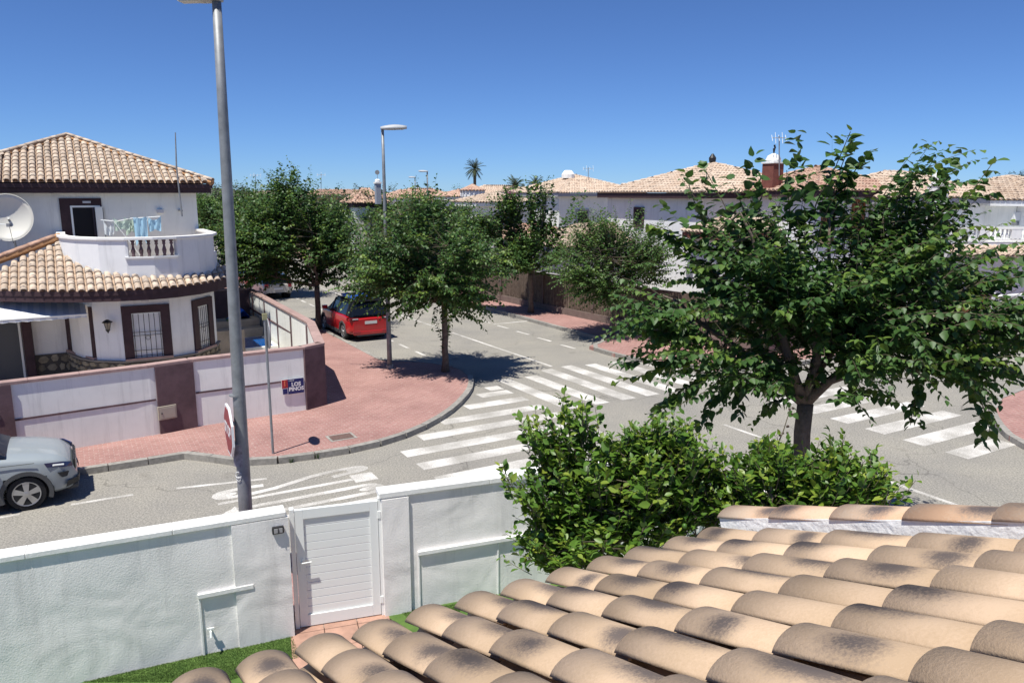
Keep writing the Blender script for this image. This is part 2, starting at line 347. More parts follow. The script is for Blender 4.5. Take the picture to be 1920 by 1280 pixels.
def copy_tree(src, loc, label=None):
    c = src.copy(); COL.objects.link(c); c.location = loc
    if label: c['label'] = label
    d = Vector(loc) - src.location
    for ch in src.children:
        k = ch.copy(); COL.objects.link(k); k.parent = c
        for g in ch.children:
            q = g.copy(); COL.objects.link(q); q.parent = k
    return c
def rnd(a, b): return random.uniform(a, b)
def frame_mat(o, ax, ay, az, sc=1.0):
    m = Matrix.Identity(4)
    for i in range(3):
        m[i][0] = ax[i] * sc; m[i][1] = ay[i] * sc; m[i][2] = az[i] * sc; m[i][3] = o[i]
    return m

# ------------------------------------------------------------------ ground, road, pavements
struct(MB().prism([(-700, -60), (900, -60), (900, 1200), (-700, 1200)], -.5, -.06).build('ground', M_SOIL))
road = struct(MB().prism([G(-80, -20), G(110, -20), G(110, 130), G(-80, 130)], -.3, 0).build('road', M_ASPH))

def dens(poly, closed=False): return poly
def pavement(outline, back, name, lim):
    poly = [G(u, v) for u, v in outline + back]
    o = struct(MB().prism(poly, -.25, KZ).build(name, M_PAVE))
    # kerb stones along the outline
    pts = [G(u, v) for u, v in outline]; L = [0]
    for a, b in zip(pts, pts[1:]): L.append(L[-1] + (b - a).length)
    def at(t):
        for i in range(len(pts) - 1):
            if t <= L[i + 1] or i == len(pts) - 2:
                k = (t - L[i]) / (L[i + 1] - L[i]); return pts[i].lerp(pts[i + 1], k)
    n = int(L[-1] / .8)
    for i in range(n):
        a = at(i * .8 + .008); b = at(min((i + 1) * .8 - .008, L[-1]))
        m = (a + b) / 2
        if m.y > lim or m.y < 4 or m.x < -16 or m.x > 30: continue
        d = (b - a).normalized(); nn = Vector((-d.y, d.x, 0))
        w_ = .17
        MB().box(m + nn * (w_ / 2 - .03) + Vector((0, 0, -.02 + rnd(0, .006))), (b - a).length, w_, .32 + .0, d, nn).build('kerb_stone', M_KERB, o)
    return o
NW = [(-60, 18.45), (-6, 18.45), (2.1, 18.45), (2.8, 17.4), (3.5, 17.08), (4.7, 16.93), (5.6, 16.93), (6.5, 17.15), (7.2, 17.5), (7.9, 17.95), (8.8, 18.75), (9.6, 19.6), (10.3, 20.55), (10.85, 21.5), (11.15, 22.3), (11.22, 23.1), (11.0, 23.9), (10.3, 24.8), (9.35, 25.5), (9.35, 110)]
pavement(NW[::-1], [(-60, 18.45), (-60, 110)][1:], 'pavement', 46)
SWo = [(-12, 12.1), (6, 12.1), (7.6, 11.85), (8.9, 11.3), (10, 10.5), (10.8, 9.4), (11.2, 8.2), (11.22, 6.6), (10.6, 5.6), (9.4, 4.8), (9.4, -20)]
def toUV(p): return (p.x * CA + p.y * SA, -p.x * SA + p.y * CA)
_L0 = P(150, 1280); _L2 = P(551, 1190); _rA = P(722, 1153); _rd = (P(950, 1110) - _rA).normalized(); _rB = _rA + _rd * 4.75; _ld = (_L2 - _L0).normalized()
pavement(SWo, [toUV(q_) for q_ in (_rB - E2 * 22 + E1 * .1, _rB + E1 * .1 + E2 * .3, _rA + E2 * .34, _L2 + E2 * .34, _L0 - _ld * 12 + E2 * .1)], 'pavement', 20)
NE = [(18.75, 110), (18.75, 24.75), (18.2, 24.5), (17.35, 24.0), (17.3, 22.4), (17.55, 21), (18.0, 19.8), (18.9, 18.8), (20.1, 18.2), (22, 17.95), (100, 17.95)]
pavement(NE, [(100, 110)], 'pavement', 48)
SE = [(100, 12.1), (25, 12.0), (23.2, 11.75), (21.7, 11.15), (20.6, 10.4), (19.7, 9.6), (19.1, 8.7), (18.8, 7.6), (18.75, -20)]
pavement(SE, [(100, -20)], 'pavement', 25)

for k_, pl_ in enumerate(([(-60, 34.5), (6.8, 34.5), (6.8, 110), (-60, 110)], [(21.4, 110), (21.4, 26), (22.4, 19.8), (100, 19.8), (100, 110)], [(21.6, -20), (21.6, 8.5), (24, 9.8), (100, 9.8), (100, -20)])):
    struct(MB().prism([G(*q_) for q_ in pl_], KZ - .1, KZ + .02).build('plot_ground', M_SOIL))
# painted markings: parts of the road
def mark(name, poly, z=.004): return MB().prism([G(u, v) for u, v in poly], z - .003, z).build(name, M_PAINT, road)
def clipbar(v, u0, u1, hw=.24):
    mark('crossing_stripe', [(u0, v - hw), (u1, v - hw), (u1, v + hw), (u0, v + hw)])
for v, u0 in ((20.5, 10.95), (19.9, 10.35), (18.97, 9.45), (17.98, 8.2), (17.06, 7.2), (16.12, 6.38), (15.16, 6.38), (14.2, 6.38), (13.25, 6.38)):
    clipbar(v, u0, 11.42, .23)
for i, (us, vs_) in enumerate(((11.8, 21.4), (12.82, 21.3), (13.8, 21.85), (14.72, 22.0), (15.62, 21.8), (16.6, 21.7), (17.5, 21.4))):
    mark('crossing_stripe', [(us, 17.37), (us + .5, 17.37), (us + .42, vs_), (us - .04, vs_)])
for i in range(6):
    v = 9.62 + i * 1.06; u1 = 19.55 if i == 0 else (20.6 if i == 1 else 20.9)
    mark('crossing_stripe', [(17.5, v - .3), (u1, v - .3), (u1, v + .26), (17.5, v + .26)])
for i in range(7):
    mark('crossing_stripe', [(11.9 + i * .98, 8.0), (12.4 + i * .98, 8.0), (12.4 + i * .98, 8.02), (11.9 + i * .98, 8.02)]) if False else None
def line(a, b, wd=.1, name='lane_line'):
    a = Vector(a); b = Vector(b); d = (b - a).normalized(); n = Vector((-d.y, d.x)) * wd / 2
    mark(name, [tuple(a - n), tuple(b - n), tuple(b + n), tuple(a + n)])
line((14.43, 22.2), (13.75, 60), .1)
line((14.6, 14.1), (14.6, 12.0)); line((14.63, 9.5), (14.63, 2), .12)
for v in np.arange(24.4, 60, 1.75): line((16.95, v), (16.9, v + .95), .11, 'dashed_line')
for v in np.arange(26.1, 62, 1.65): line((11.3, v), (11.3, v + .95), .11, 'dashed_line')
line((18.75, 31), (16.9, 31), .1); line((18.75, 37.5), (16.9, 37.5), .1)
for u in np.arange(-16, .2, 1.95): line((u + .0, 16.62), (u + 1.1, 16.58), .1, 'dashed_line')
line((1.5, 16.5), (3.25, 16.13), .1, 'dashed_line')
for u in np.arange(24, 60, 3.2): line((u, 14.75), (u + 1.6, 14.75), .11, 'dashed_line')
# STOP, drawn long along the lane
def pathmark(pts, wd, name='stop_lettering'):
    m = MB(); m.strip([G(*p)[:2] for p in pts], wd, .001, .004); m.build(name, M_PAINT, road)
def arcpts(cu, cv, ru, rv, a0, a1, n=9): return [(cu + ru * math.cos(R(a0 + (a1 - a0) * i / n)), cv + rv * math.sin(R(a0 + (a1 - a0) * i / n))) for i in range(n + 1)]
pathmark([(4.5, 15.52), (4.9, 15.58)] + arcpts(5.05, 15.72, .24, .13, -80, 90, 6) + [(4.6, 15.86), (4.1, 15.78), (3.3, 15.5), (2.75, 15.42)] + arcpts(2.35, 15.62, .22, .18, -90, -270, 6) + [(2.7, 15.83), (3.1, 15.78)], .15)
mark('stop_lettering', [(2.1, 15.26), (4.82, 15.23), (4.82, 15.1), (2.1, 15.14)]); mark('stop_lettering', [(4.83, 14.95), (5.32, 14.92), (5.32, 15.4), (4.83, 15.42)])
pathmark(arcpts(4.9, 14.5, .3, .22, -90, 90, 8) + [(2.4, 14.74)] + arcpts(2.4, 14.52, .26, .22, 90, 270, 8) + [(4.9, 14.28)], .15)
pathmark([(2.0, 13.95), (5.1, 13.93), (5.25, 13.8), (5.25, 13.6), (5.1, 13.5), (3.9, 13.5), (3.7, 13.6), (3.7, 13.9)], .15)
for cu_, cv_ in ((5.1, 15.72), (2.3, 15.62), (4.98, 14.5), (2.3, 14.52)): mark('stop_lettering', [(cu_ + .24 * math.cos(t), cv_ + .11 * math.sin(t)) for t in np.linspace(0, 2 * math.pi, 13)[:-1]], .0045)
line((5.75, 12.3), (5.75, 15.9), .35, 'stop_line') if False else None

# access cover in the pavement, weeds at the kerb
c0 = G(5.4, 17.72, KZ + .004)
ac = thing('access_cover', 'square rusty access cover set in red paving near the kerb', 'manhole cover', c0)
MB().box(c0, .66, .5, .01, E1, E2).build('frame', M_KERB, ac); MB().box(c0 + Vector((0, 0, .004)), .54, .38, .012, E1, E2).build('lid', mat('rusty_iron', (.16, .10, .085), .8, .4, 20), ac)
def tuft(u, v, n, h, label, seed):
    rr = random.Random(seed); m = MB(); c = G(u, v, 0)
    for k in range(n):
        a = rr.uniform(0, 6.28); l = rr.uniform(.4, 1) * h; d = Vector((math.cos(a), math.sin(a), 0)); s_ = Vector((-d.y, d.x, 0)) * .008
        p = c + d * rr.uniform(0, .05); m.add([p - s_, p + s_, p + d * l * .5 + UP * l], [(0, 1, 2)])
    tag(m.build('weed', M_LEAFL), label, 'weed')
tuft(4.55, 16.86, 70, .2, 'green weed tuft at the kerb in front of the access cover', 1)
tuft(3.95, 16.9, 60, .16, 'dry weed tuft at the kerb right of the street lamp pole', 2)

# ------------------------------------------------------------------ tiles
def barrel(name, m, rl, ru, L, th=.012, n=8, h=1.0, flip=False, arc=180):
    """cover tile along +y (lower end y=0), crest +z"""
    b = MB(); vs_ = []
    for y, r in ((0, rl), (L, ru)):
        for ri in (r, r - th):
            for k in range(n + 1):
                t = math.pi * (.5 - arc / 360) + math.pi * arc / 180 * k / n
                vs_.append((ri * math.cos(t), y, (ri * math.sin(t) * h - (0 if flip else r * math.cos(math.pi * arc / 360) * h)) * (-1 if flip else 1)))
    q = n + 1; fs = []
    for k in range(n):
        fs += [(k, k + 1, 2 * q + k + 1, 2 * q + k), (q + k + 1, q + k, 3 * q + k, 3 * q + k + 1), (k + 1, k, q + k, q + k + 1), (2 * q + k, 2 * q + k + 1, 3 * q + k + 1, 3 * q + k)]
    fs += [(0, 2 * q, 3 * q, q), (n, q + n, 3 * q + n, 2 * q + n)]
    b.add(vs_, fs); me = b.mesh(name, m); me.polygons.foreach_set('use_smooth', [i % 4 < 2 if i < 4 * n else False for i in range(len(me.polygons))]); return me

# ---- own roof in the foreground
RO = Vector((-1.0475, 2.6208, 4.2151)); RAZ = 0.50921; RPT = 0.36031; RS = .23; RE = .406
ea = Vector((math.cos(RAZ), math.sin(RAZ), 0)); eu = Vector((math.sin(RAZ) * math.cos(RPT), -math.cos(RAZ) * math.cos(RPT), math.sin(RPT))); en = ea.cross(-eu).normalized()
if en.z < 0: en = -en
own = thing('porch_roof', 'sand coloured barrel tiled porch roof with smoke dark blotches in the foreground', 'roof', RO)
cover = [barrel('tile', M_TILE, .111 + k * .002, .098, .46, .014, 14, .68, False, 132) for k in range(3)]
pan = barrel('pan_tile', M_TILE, .088, .098, .46, .012, 8, .42, True)
NI, NJ = 10, 9
deck = MB(); z0 = RO - en * .125
deck.add([z0 - ea * 2.2 + eu * .06, z0 + ea * 2.62 + eu * .06, z0 + ea * 2.62 + eu * 3.9, z0 - ea * 2.2 + eu * 3.9,
          z0 - ea * 2.2 + eu * .06 - en * .12, z0 + ea * 2.62 + eu * .06 - en * .12, z0 + ea * 2.62 + eu * 3.9 - en * .12, z0 - ea * 2.2 + eu * 3.9 - en * .12],
         [(0, 1, 2, 3), (7, 6, 5, 4), (0, 4, 5, 1), (1, 5, 6, 2), (2, 6, 7, 3), (3, 7, 4, 0)]).build('deck', M_MORTAR, own)
cnt = 0
for i in range(-9, NI + 1):
    for j in range(NJ):
        o = RO + ea * (RS * i + .097 + rnd(-.004, .004)) + eu * (RE * j - (0 if j else rnd(-.01, .012))) + en * (.004 + rnd(-.002, .003))
        tilt = .036 + rnd(-.008, .008); yaw = rnd(-.026, .026)
        ay = (eu - en * tilt + ea * yaw).normalized(); az = (en - ay * en.dot(ay)).normalized(); ax = ay.cross(az)
        t = inst('tile', cover[(i * 7 + j * 3) % 3], frame_mat(o + en * .004, ax, ay, az), own)
        if i < NI + 1:
            o2 = RO + ea * (RS * i + .097 + RS / 2) + eu * (RE * j - .03 + (.0 if j else .02)) - en * .024
            ay = (eu - en * .025).normalized(); az = (en - ay * en.dot(ay)).normalized()
            inst('pan_tile', pan, frame_mat(o2, ay.cross(az), ay, az), own)
# verge with cap tiles
vg = MB()
base = RO + ea * (RS * 11 + .01)
p0 = base - eu * .06; p1 = base + eu * 3.7
q = [p0 + en * -.14, p1 + en * -.12, p1 + en * .072, p0 + en * .072]
vg.add([*q, *[x + ea * .21 for x in q]], [(0, 3, 2, 1), (4, 5, 6, 7), (0, 4, 7, 3), (3, 7, 6, 2), (2, 6, 5, 1), (1, 5, 4, 0)])
vo_ = vg.build('verge', mat('whitewashed_verge', (.85, .84, .83), .9, .12, 8, bump=.008, bscale=30), own)
cap = barrel('cap_tile', M_CAPT, .122, .11, .43, .014, 14, .56, False, 140)
for j in range(10):
    o = base + ea * .105 + eu * (-.07 + .375 * j) + en * .074
    ay = (eu - en * .035 + ea * rnd(-.01, .01)).normalized(); az = (en - ay * en.dot(ay)).normalized()
    inst('cap_tile', cap, frame_mat(o, ay.cross(az), ay, az), own)
# wall of the own porch under the eave
MB().box(RO + ea * .2 + eu * .5 + Vector((0, 0, -2.35)) - Vector((eu.x, eu.y, 0)).normalized() * 0, 4.9, .2, 4.2, ea, Vector((-ea.y, ea.x, 0))).build('porch_wall', M_WHITE, own)

# ------------------------------------------------------------------ own garden and front wall
GZ = .0
def ownP(x, y, z=GZ): return P(x, y, z)
L0 = P(150, 1280); L1 = P(350, 1232); L2 = P(551, 1190)
dL = (L2 - L0).normalized(); Lfar = L0 - dL * 9
nL = Vector((-dL.y, dL.x, 0))                         # away from the garden
# slightly bowed line of the left wall as the photograph shows it
lw = [Lfar, L2]
def wline(pts): return [(p.x, p.y) for p in pts]
ow = thing('garden_wall', 'rough white rendered garden wall with bright white coping left of the gate', 'wall', L2)
MB().strip(wline(lw), .2, -.1, 1.76, .1).build('wall', M_OWN, ow)
MB().box((L2 - dL * .35) + Vector((0, 0, .86)) - nL * .008, .72, .05, 1.78, dL, nL).build('pier', M_OWN, ow)
for a, b in ((0, 3.9), (3.9, 7.4), (7.4, 8.9), (8.9, 10.55), (10.55, 11.99)):
    tot = (L2 - Lfar).length; k = tot / 12.0
    pa = Lfar + dL * (a * k); pb = Lfar + dL * (b * k - .004)
    MB().strip(wline([pa, pb]), .262, 1.76, 1.83, .1).build('coping_slab', M_COPEW, ow, bevel=.008)
# frame mouldings on the left wall (service hatch)
def onwall(org, d, n, s0, s1, z0, z1, out, name, m, par): # box proud of the garden face
    c = org + d * ((s0 + s1) / 2) - n * (out / 2) + Vector((0, 0, (z0 + z1) / 2)); return MB().box(c, s1 - s0, out, z1 - z0, d, n).build(name, m, par, bevel=.004)
def sAt(p): return (p - L2).dot(dL)
sa = sAt(P(383, 1225)); sb = sAt(P(478, 1205))
onwall(L2, dL, nL, sa - .02, sb + .03, .83, .89, .045, 'moulding', M_COPEW, ow)
onwall(L2, dL, nL, sa - .015, sa + .012, 0, .83, .02, 'moulding', M_COPEW, ow); onwall(L2, dL, nL, sb - .012, sb + .015, 0, .83, .02, 'moulding', M_COPEW, ow)
# tap
tp = L2 + dL * (sa + .1) - nL * .06 + Vector((0, 0, .36))
tapo = thing('garden_tap', 'small white garden tap on the rough white wall', 'tap', tp)
MB().tube([tp + nL * .06, tp - nL * .04, tp - nL * .06 - UP * .06], .016, 8).build('spout', M_METALW, tapo); MB().box(tp + UP * .035, .09, .02, .02, dL, nL).build('handle', M_METALW, tapo)
MB().tube([tp + UP * .0, tp + UP * .03], .012, 6).build('stem', M_METALW, tapo)
# wall light
wl = L2 - dL * .13 - nL * .03 + Vector((0, 0, 1.60))
wlo = thing('wall_light', 'small dark bulkhead lamp under the coping beside the white gate', 'lamp', wl)
MB().box(wl, .15, .09, .1, dL, nL).build('housing', M_DARK, wlo, bevel=.012); MB().box(wl - nL * .047, .11, .012, .06, dL, nL).build('diffuser', mat('frosted_glass', (.35, .35, .36), .3), wlo)
MB().box(wl - nL * .056, .01, .012, .07, dL, nL).build('guard', M_DARK, wlo)
# gate
g0 = P(563, 1178); g1 = P(716, 1153); dG = (g1 - g0).normalized(); nG = Vector((-dG.y, dG.x, 0)); gw = (g1 - g0).length
gate = thing('garden_gate', 'white aluminium garden gate of horizontal boards in front of the street', 'gate', g0)
GT = 1.78
def gbox(s0, s1, z0, z1, d0, d1, name, m=M_METALW, bev=.004):
    return MB().box(g0 + dG * ((s0 + s1) / 2) + nG * ((d0 + d1) / 2) + Vector((0, 0, (z0 + z1) / 2)), s1 - s0, d1 - d0, z1 - z0, dG, nG).build(name, m, gate, bevel=bev)
gbox(-.06, .0, .0, GT, -.01, .09, 'post'); gbox(gw, gw + .07, .0, GT + .02, -.01, .09, 'post')
gbox(.006, .12, .02, GT - .02, 0, .06, 'frame'); gbox(gw - .12, gw - .006, .02, GT - .02, 0, .06, 'frame')
gbox(.12, gw - .12, GT - .16, GT - .02, 0, .06, 'frame'); gbox(.12, gw - .12, .02, .19, 0, .06, 'frame')
nb = 12; bh = (GT - .16 - .19) / nb
for k in range(nb): gbox(.12, gw - .12, .19 + k * bh + .004, .19 + (k + 1) * bh - .003, .024, .042, 'board', bev=.003)
hz = 1.0
MB().tube([g0 + dG * .07 + UP * hz, g0 + dG * .07 - nG * .055 + UP * hz, g0 + dG * .2 - nG * .055 + UP * (hz + .006)], .011, 8).build('handle', M_METALW, gate)
gbox(.045, .095, hz - .15, hz + .05, -.008, 0, 'lock_plate')
for z in (.2, 1.5): gbox(gw - .01, gw + .03, z, z + .11, -.02, 0, 'hinge')
# right part of the wall
r0 = P(722, 1153); r1 = P(950, 1110); dR = (r1 - r0).normalized(); nR = Vector((-dR.y, dR.x, 0))
gcor = G(8.0, 8.95); rA = r0; rB = r0 + dR * 4.75
rw = thing('garden_wall', 'rough white rendered garden wall running from the gate behind the citrus trees', 'wall', rA)
MB().strip(wline([rA, rB, rB - Vector(E2) * 9]), .2, -.1, 1.80, .1).build('wall', M_OWN, rw)
MB().box(rA + dR * .19 - nR * .012 + Vector((0, 0, .88)), .385, .06, 1.8, dR, nR).build('pier', M_OWN, rw)
for a, b in ((-.03, 1.6), (1.6, 3.2), (3.2, 4.77)):
    MB().strip(wline([rA + dR * a, rA + dR * (b - .004)]), .27, 1.80, 1.88, .1).build('coping_slab', M_COPEW, rw, bevel=.008)
onwall(rA, dR, nR, .5, 2.6, .86, .92, .05, 'moulding', M_COPEW, rw); onwall(rA, dR, nR, .505, .53, 0, .86, .02, 'moulding', M_COPEW, rw); onwall(rA, dR, nR, 1.72, 1.745, 0, .86, .02, 'moulding', M_COPEW, rw)
# floor
struct(MB().prism([Lfar, L2 + nL * .1, rA + nR * .1, rB, rB - Vector(E2) * 9, Vector((3, -6, 0)), Vector((-12, -6, 0))], -.05, -.012).build('garden_ground', M_SAND))
gq = [L2 + nL * .05, P(550, 1190), P(566, 1238), Vector((-1.9, 5.0, 0)), Vector((-12, -1, 0)), Lfar + nL * .05]
gp = [(p.x, p.y) for p in gq][::-1]
struct(MB().prism(gp, -.02, .004).build('lawn', M_GRASS))
gq = [P(722, 1153), rB, rB - Vector(E2) * 7, P(778, 1190)]
struct(MB().prism([(p.x, p.y) for p in gq][::-1], -.02, .004).build('lawn', M_GRASS))
# blades of the artificial grass
def blades(polys, n, h, name, seed, m=M_GRASS):
    rr = np.random.RandomState(seed); vs_ = []; fs = []; k = 0
    for (a, b, c) in polys:
        a, b, c = [np.array(t[:2]) for t in (a, b, c)]
        for _ in range(n):
            s, t = rr.rand(2)
            if s + t > 1: s, t = 1 - s, 1 - t
            p = a + (b - a) * s + (c - a) * t; an = rr.rand() * 6.28; d = np.array([math.cos(an), math.sin(an)]) * .004; l = np.array([math.cos(an * 3), math.sin(an * 3)]) * .012
            vs_ += [(*(p - d), .004), (*(p + d), .004), (*(p + l), .004 + h * (.6 + .5 * rr.rand()))]; fs.append((k, k + 1, k + 2)); k += 3
    o = MB().add(vs_, fs).build(name, m); return stuff(o)
blades([(P(547, 1191), P(562, 1232), P(150, 1279)), (P(562, 1232), P(150, 1279), P(420, 1279))], 9000, .022, 'grass', 3)
blades([(P(752, 1148), P(870, 1130), P(778, 1172)), (P(870, 1130), P(778, 1172), P(860, 1150))], 2500, .022, 'grass', 4)
tf = struct(MB().prism([(p.x, p.y) for p in (P(551, 1188), P(722, 1153), P(752, 1150), P(800, 1240), Vector((-.6, 6, 0)), Vector((-2.2, 6, 0)), P(578, 1238))][::-1], -.02, .0).build('garden_path', mat('grout', (.5, .33, .26), .9)))
for a in range(-3, 5):
    for b in range(-9, 2):
        c = g0 + dG * (.09 + a * .46) + nG * (b * .46 + .1)
        if not (0 < (c - g0).dot(dG) < gw + .25): continue
        MB().box(c + UP * .002, .45, .45, .012, dG, nG).build('floor_tile', M_TERRA, tf)

# ------------------------------------------------------------------ street lamps
def street_lamp(base, h, rb, rt, hd, label, head=1.0, seg=14, grp='street lamps', lean=Vector((0, 0, 0))):
    o = thing('street_lamp', label, 'street lamp', base, grp)
    top = base + UP * h + lean
    MB().tube([base, base + UP * .12], [rb * 1.6, rb * 1.5], seg).build('base', M_GALV, o)
    n = 6; MB().tube([base.lerp(top, k / n) for k in range(n + 1)], [rb + (rt - rb) * k / n for k in range(n + 1)], seg).build('pole', M_GALV, o, smooth=True)
    hd = hd.normalized(); L = .62 * head; s_ = Vector((-hd.y, hd.x, 0))
    b = MB(); rings = []; m_ = 7
    for k in range(m_):
        t = k / (m_ - 1); wv = (.035 + .10 * math.sin(math.pi * min(1, t * .78 + .12)) ** .8) * head; hh = (.045 + .045 * math.sin(math.pi * min(1, t * .9 + .05))) * head
        c = top + hd * (t * L - .06) + UP * (.0 + .03 * t)
        rings.append([c + s_ * (wv * math.cos(a)) + UP * (hh * max(-.35, math.sin(a))) for a in [2 * math.pi * q_ / 12 for q_ in range(12)]])
    b.add([p for r in rings for p in r], [(i * 12 + k, i * 12 + (k + 1) % 12, (i + 1) * 12 + (k + 1) % 12, (i + 1) * 12 + k) for i in range(m_ - 1) for k in range(12)] + [tuple(range(11, -1, -1)), tuple(range((m_ - 1) * 12, m_ * 12))])
    hdo = b.build('lamp_head', mat('lamp_grey', (.42, .43, .44), .5), o, smooth=True)
    MB().box(top + hd * (L * .55) + UP * (-.012), L * .5, .16 * head, .02, hd, s_).build('diffuser', mat('lamp_glass', (.5, .5, .48), .25), hdo)
    return o
lb = Q(459, 960, 10.75); lb = Vector((lb.x, lb.y, KZ))
l1 = street_lamp(lb, 8.36, .105, .058, Vector((-1, .1, 0)), 'tall galvanised street lamp pole rising beside the white garden wall, stop sign on it', 1.0, 18, lean=Vector((.1, 0, 0)))
# worn band and scrawl on the pole
MB().tube([lb + UP * 1.95, lb + UP * 2.28], .104, 18).build('old_sticker', mat('torn_paper', (.34, .31, .33), .9, .5, 12), l1)
MB().tube([lb + UP * 3.0, lb + UP * 3.02], .103, 18).build('bracket_band', M_GALV, l1); MB().tube([lb + UP * 2.28, lb + UP * 2.30], .106, 18).build('bracket_band', M_GALV, l1)
sm = MB()
for cz, rr_ in ((1.83, .045), (1.77, .03)):
    sm.tube([lb + Vector((-.02 + rr_ * 1.1 * math.cos(t), -math.sqrt(max(.0001, .107 ** 2 - (-.02 + rr_ * 1.1 * math.cos(t)) ** 2)), cz + rr_ * math.sin(t))) for t in np.linspace(.3, 6.0, 16)], .004, 4)
sm.build('scrawl', M_WHITEP, l1)
b2 = P(731, 690, KZ)
street_lamp(b2, 7.9, .085, .045, Vector((1, 0.1, 0)), 'grey street lamp standing on the red pavement corner beside the red car', 1.35)
def far_lamp(px, ytop, Y, hdir, label, head=1.2):
    t = Q(px, ytop, Y); street_lamp(Vector((t.x, t.y, 0)), t.z, .08, .05, hdir, label, head, 8)
far_lamp(801, 322, 62, Vector((-1, 0, 0)), 'taller of the two distant street lamps above the tree tops')
far_lamp(778, 333, 85, Vector((-1, 0, 0)), 'smaller distant street lamp left of a taller one above the tree tops')
far_lamp(1176, 345, 90, Vector((-1, 0, 0)), 'distant street lamp head just above the far tiled roofs')

# ------------------------------------------------------------------ traffic signs
def text_mesh(s, size, name, m, mw, parent, ext=.002, bold=0.0, sx=1.0):
    cu = bpy.data.curves.new('txt', 'FONT'); cu.body = s; cu.size = size; cu.extrude = ext; cu.align_x = 'CENTER'; cu.align_y = 'CENTER'; cu.offset = bold; cu.resolution_u = 3
    to = bpy.data.objects.new('txt', cu); COL.objects.link(to); dg = bpy.context.evaluated_depsgraph_get(); me = bpy.data.meshes.new_from_object(to.evaluated_get(dg))
    bpy.data.objects.remove(to); me.materials.clear(); me.materials.append(m); me.name = name
    o = inst(name, me, mw, parent); return o
# stop sign on the lamp pole: it faces the traffic coming from the left
sn = Vector((-.88, -.47, 0)).normalized(); sx_ = Vector((-sn.y, sn.x, 0)); sc = lb + Vector((0, 0, 2.52)) + sn * .15
sc.z = 2.63
stop = thing('stop_sign', 'octagonal red stop sign with white rim seen almost edge on, on the lamp pole', 'traffic sign', sc)
def octa(c, r, t, m, name, off):
    b = MB(); pts = [c + (sx_ * math.cos(R(22.5 + 45 * k)) + UP * math.sin(R(22.5 + 45 * k))) * r for k in range(8)]
    b.add([p + sn * off for p in pts] + [p + sn * (off - t) for p in pts], [tuple(range(8)), tuple(range(15, 7, -1))] + [(k, 8 + k, 8 + (k + 1) % 8, (k + 1) % 8) for k in range(8)]); return b.build(name, m, stop)
octa(sc, .395, .03, mat('white_sign_rim', (.8, .8, .8), .4), 'rim', 0); octa(sc, .355, .003, mat('stop_red', (.30, .045, .05), .5), 'face', .004)
mt = frame_mat(sc + sn * .006, sx_ if sx_.dot(Vector((0, -1, 0))) > 0 else -sx_, UP, sn)
ax = UP.cross(sn); text_mesh('STOP', .24, 'lettering', M_WHITEP, frame_mat(sc + sn * .006, ax, UP, sn), stop, .001, .006)
MB().box(sc - sn * .05 + UP * .12, .05, .3, .04, sn, sx_).build('bracket', M_GALV, stop)
# round sign on the corner
rb_ = P(512, 850, KZ); rs = thing('traffic_sign', 'round traffic sign on a thin grey post on the red pavement, seen side on', 'traffic sign', rb_)
MB().tube([rb_, rb_ + UP * 3.18], .03, 10).build('post', M_GALV, rs)
rc = rb_ + Vector((0, 0, 2.8)); sn2 = Vector((-.9, -.43, 0)).normalized() * -1
MB().lathe([(.34, -.012), (.345, 0), (.34, .012)], rc + sn2 * .05, 28, sn2).build('disc', M_GALV, rs); MB().lathe([(.34, 0), (.34, .003)], rc + sn2 * .063, 28, sn2).build('face', mat('faded_red', (.42, .10, .11), .5), rs)
MB().box(rc + UP * .38, .1, .06, .14, E1, E2).build('number_plate', mat('small_plate', (.35, .33, .18), .6), rs)

# ------------------------------------------------------------------ neighbour's boundary wall
nw_px = [(20, 865), (165, 836), (290, 815), (365, 800), (470, 784), (575, 768), (612, 757)]
nwp = [P(x, y, KZ) for x, y in nw_px]; nwp[0] = nwp[1] + (nwp[1] - nwp[2]).normalized() * 2.05
NT = 1.9
nbw = thing('boundary_wall', 'pale rendered boundary wall with maroon piers and pink coping, street name on it', 'wall', nwp[3])
corner = nwp[-1]
inner = [G(6.75, 24.6, KZ), G(6.85, 34.5, KZ)]
path = nwp + inner
MB().strip(wline(path), .2, KZ - .1, NT - .07, .1).build('wall', M_LILAC, nbw)
def at_px(x):   # point of the wall foot for an image column
    for a, b, pa, pb in zip(nw_px, nw_px[1:], nwp, nwp[1:]):
        if x <= b[0] or b is nw_px[-1]:
            k = (x - a[0]) / (b[0] - a[0]); return pa.lerp(pb, k)
def pier(x0, x1, out=.035):
    pa, pb = at_px(x0), at_px(x1); d = (pb - pa).normalized(); n = Vector((-d.y, d.x, 0)); c = (pa + pb) / 2
    MB().box(Vector((c.x, c.y, (NT - .07 + KZ) / 2)) + n * (.09 - out / 2), (pb - pa).length, .22 + out, NT - .075 - KZ, d, n).build('pier', M_MAROONL, nbw)
pier(30, 68); pier(300, 370); pier(574, 611)
for x0, x1 in ((68, 298), (372, 572)):
    n_ = 5; pts = [at_px(x0 + (x1 - x0) * k / n_) for k in range(n_ + 1)]
    MB().strip(wline(pts), .02, .99, 1.035, -.008).build('moulding', M_MAROONL, nbw)
tot = []
def seg_points(path, step):
    out = []
    for a, b in zip(path, path[1:]):
        n = max(1, round((b - a).length / step)); out += [a.lerp(b, k / n) for k in range(n)]
    return out + [path[-1]]
sp = seg_points(path, 1.05)
for a, b in zip(sp, sp[1:]):
    d = (b - a).normalized(); MB().strip(wline([a - d * .004, b - d * .008]), .272, NT - .07, NT, .1).build('coping_slab', M_COPEP, nbw, bevel=.008)
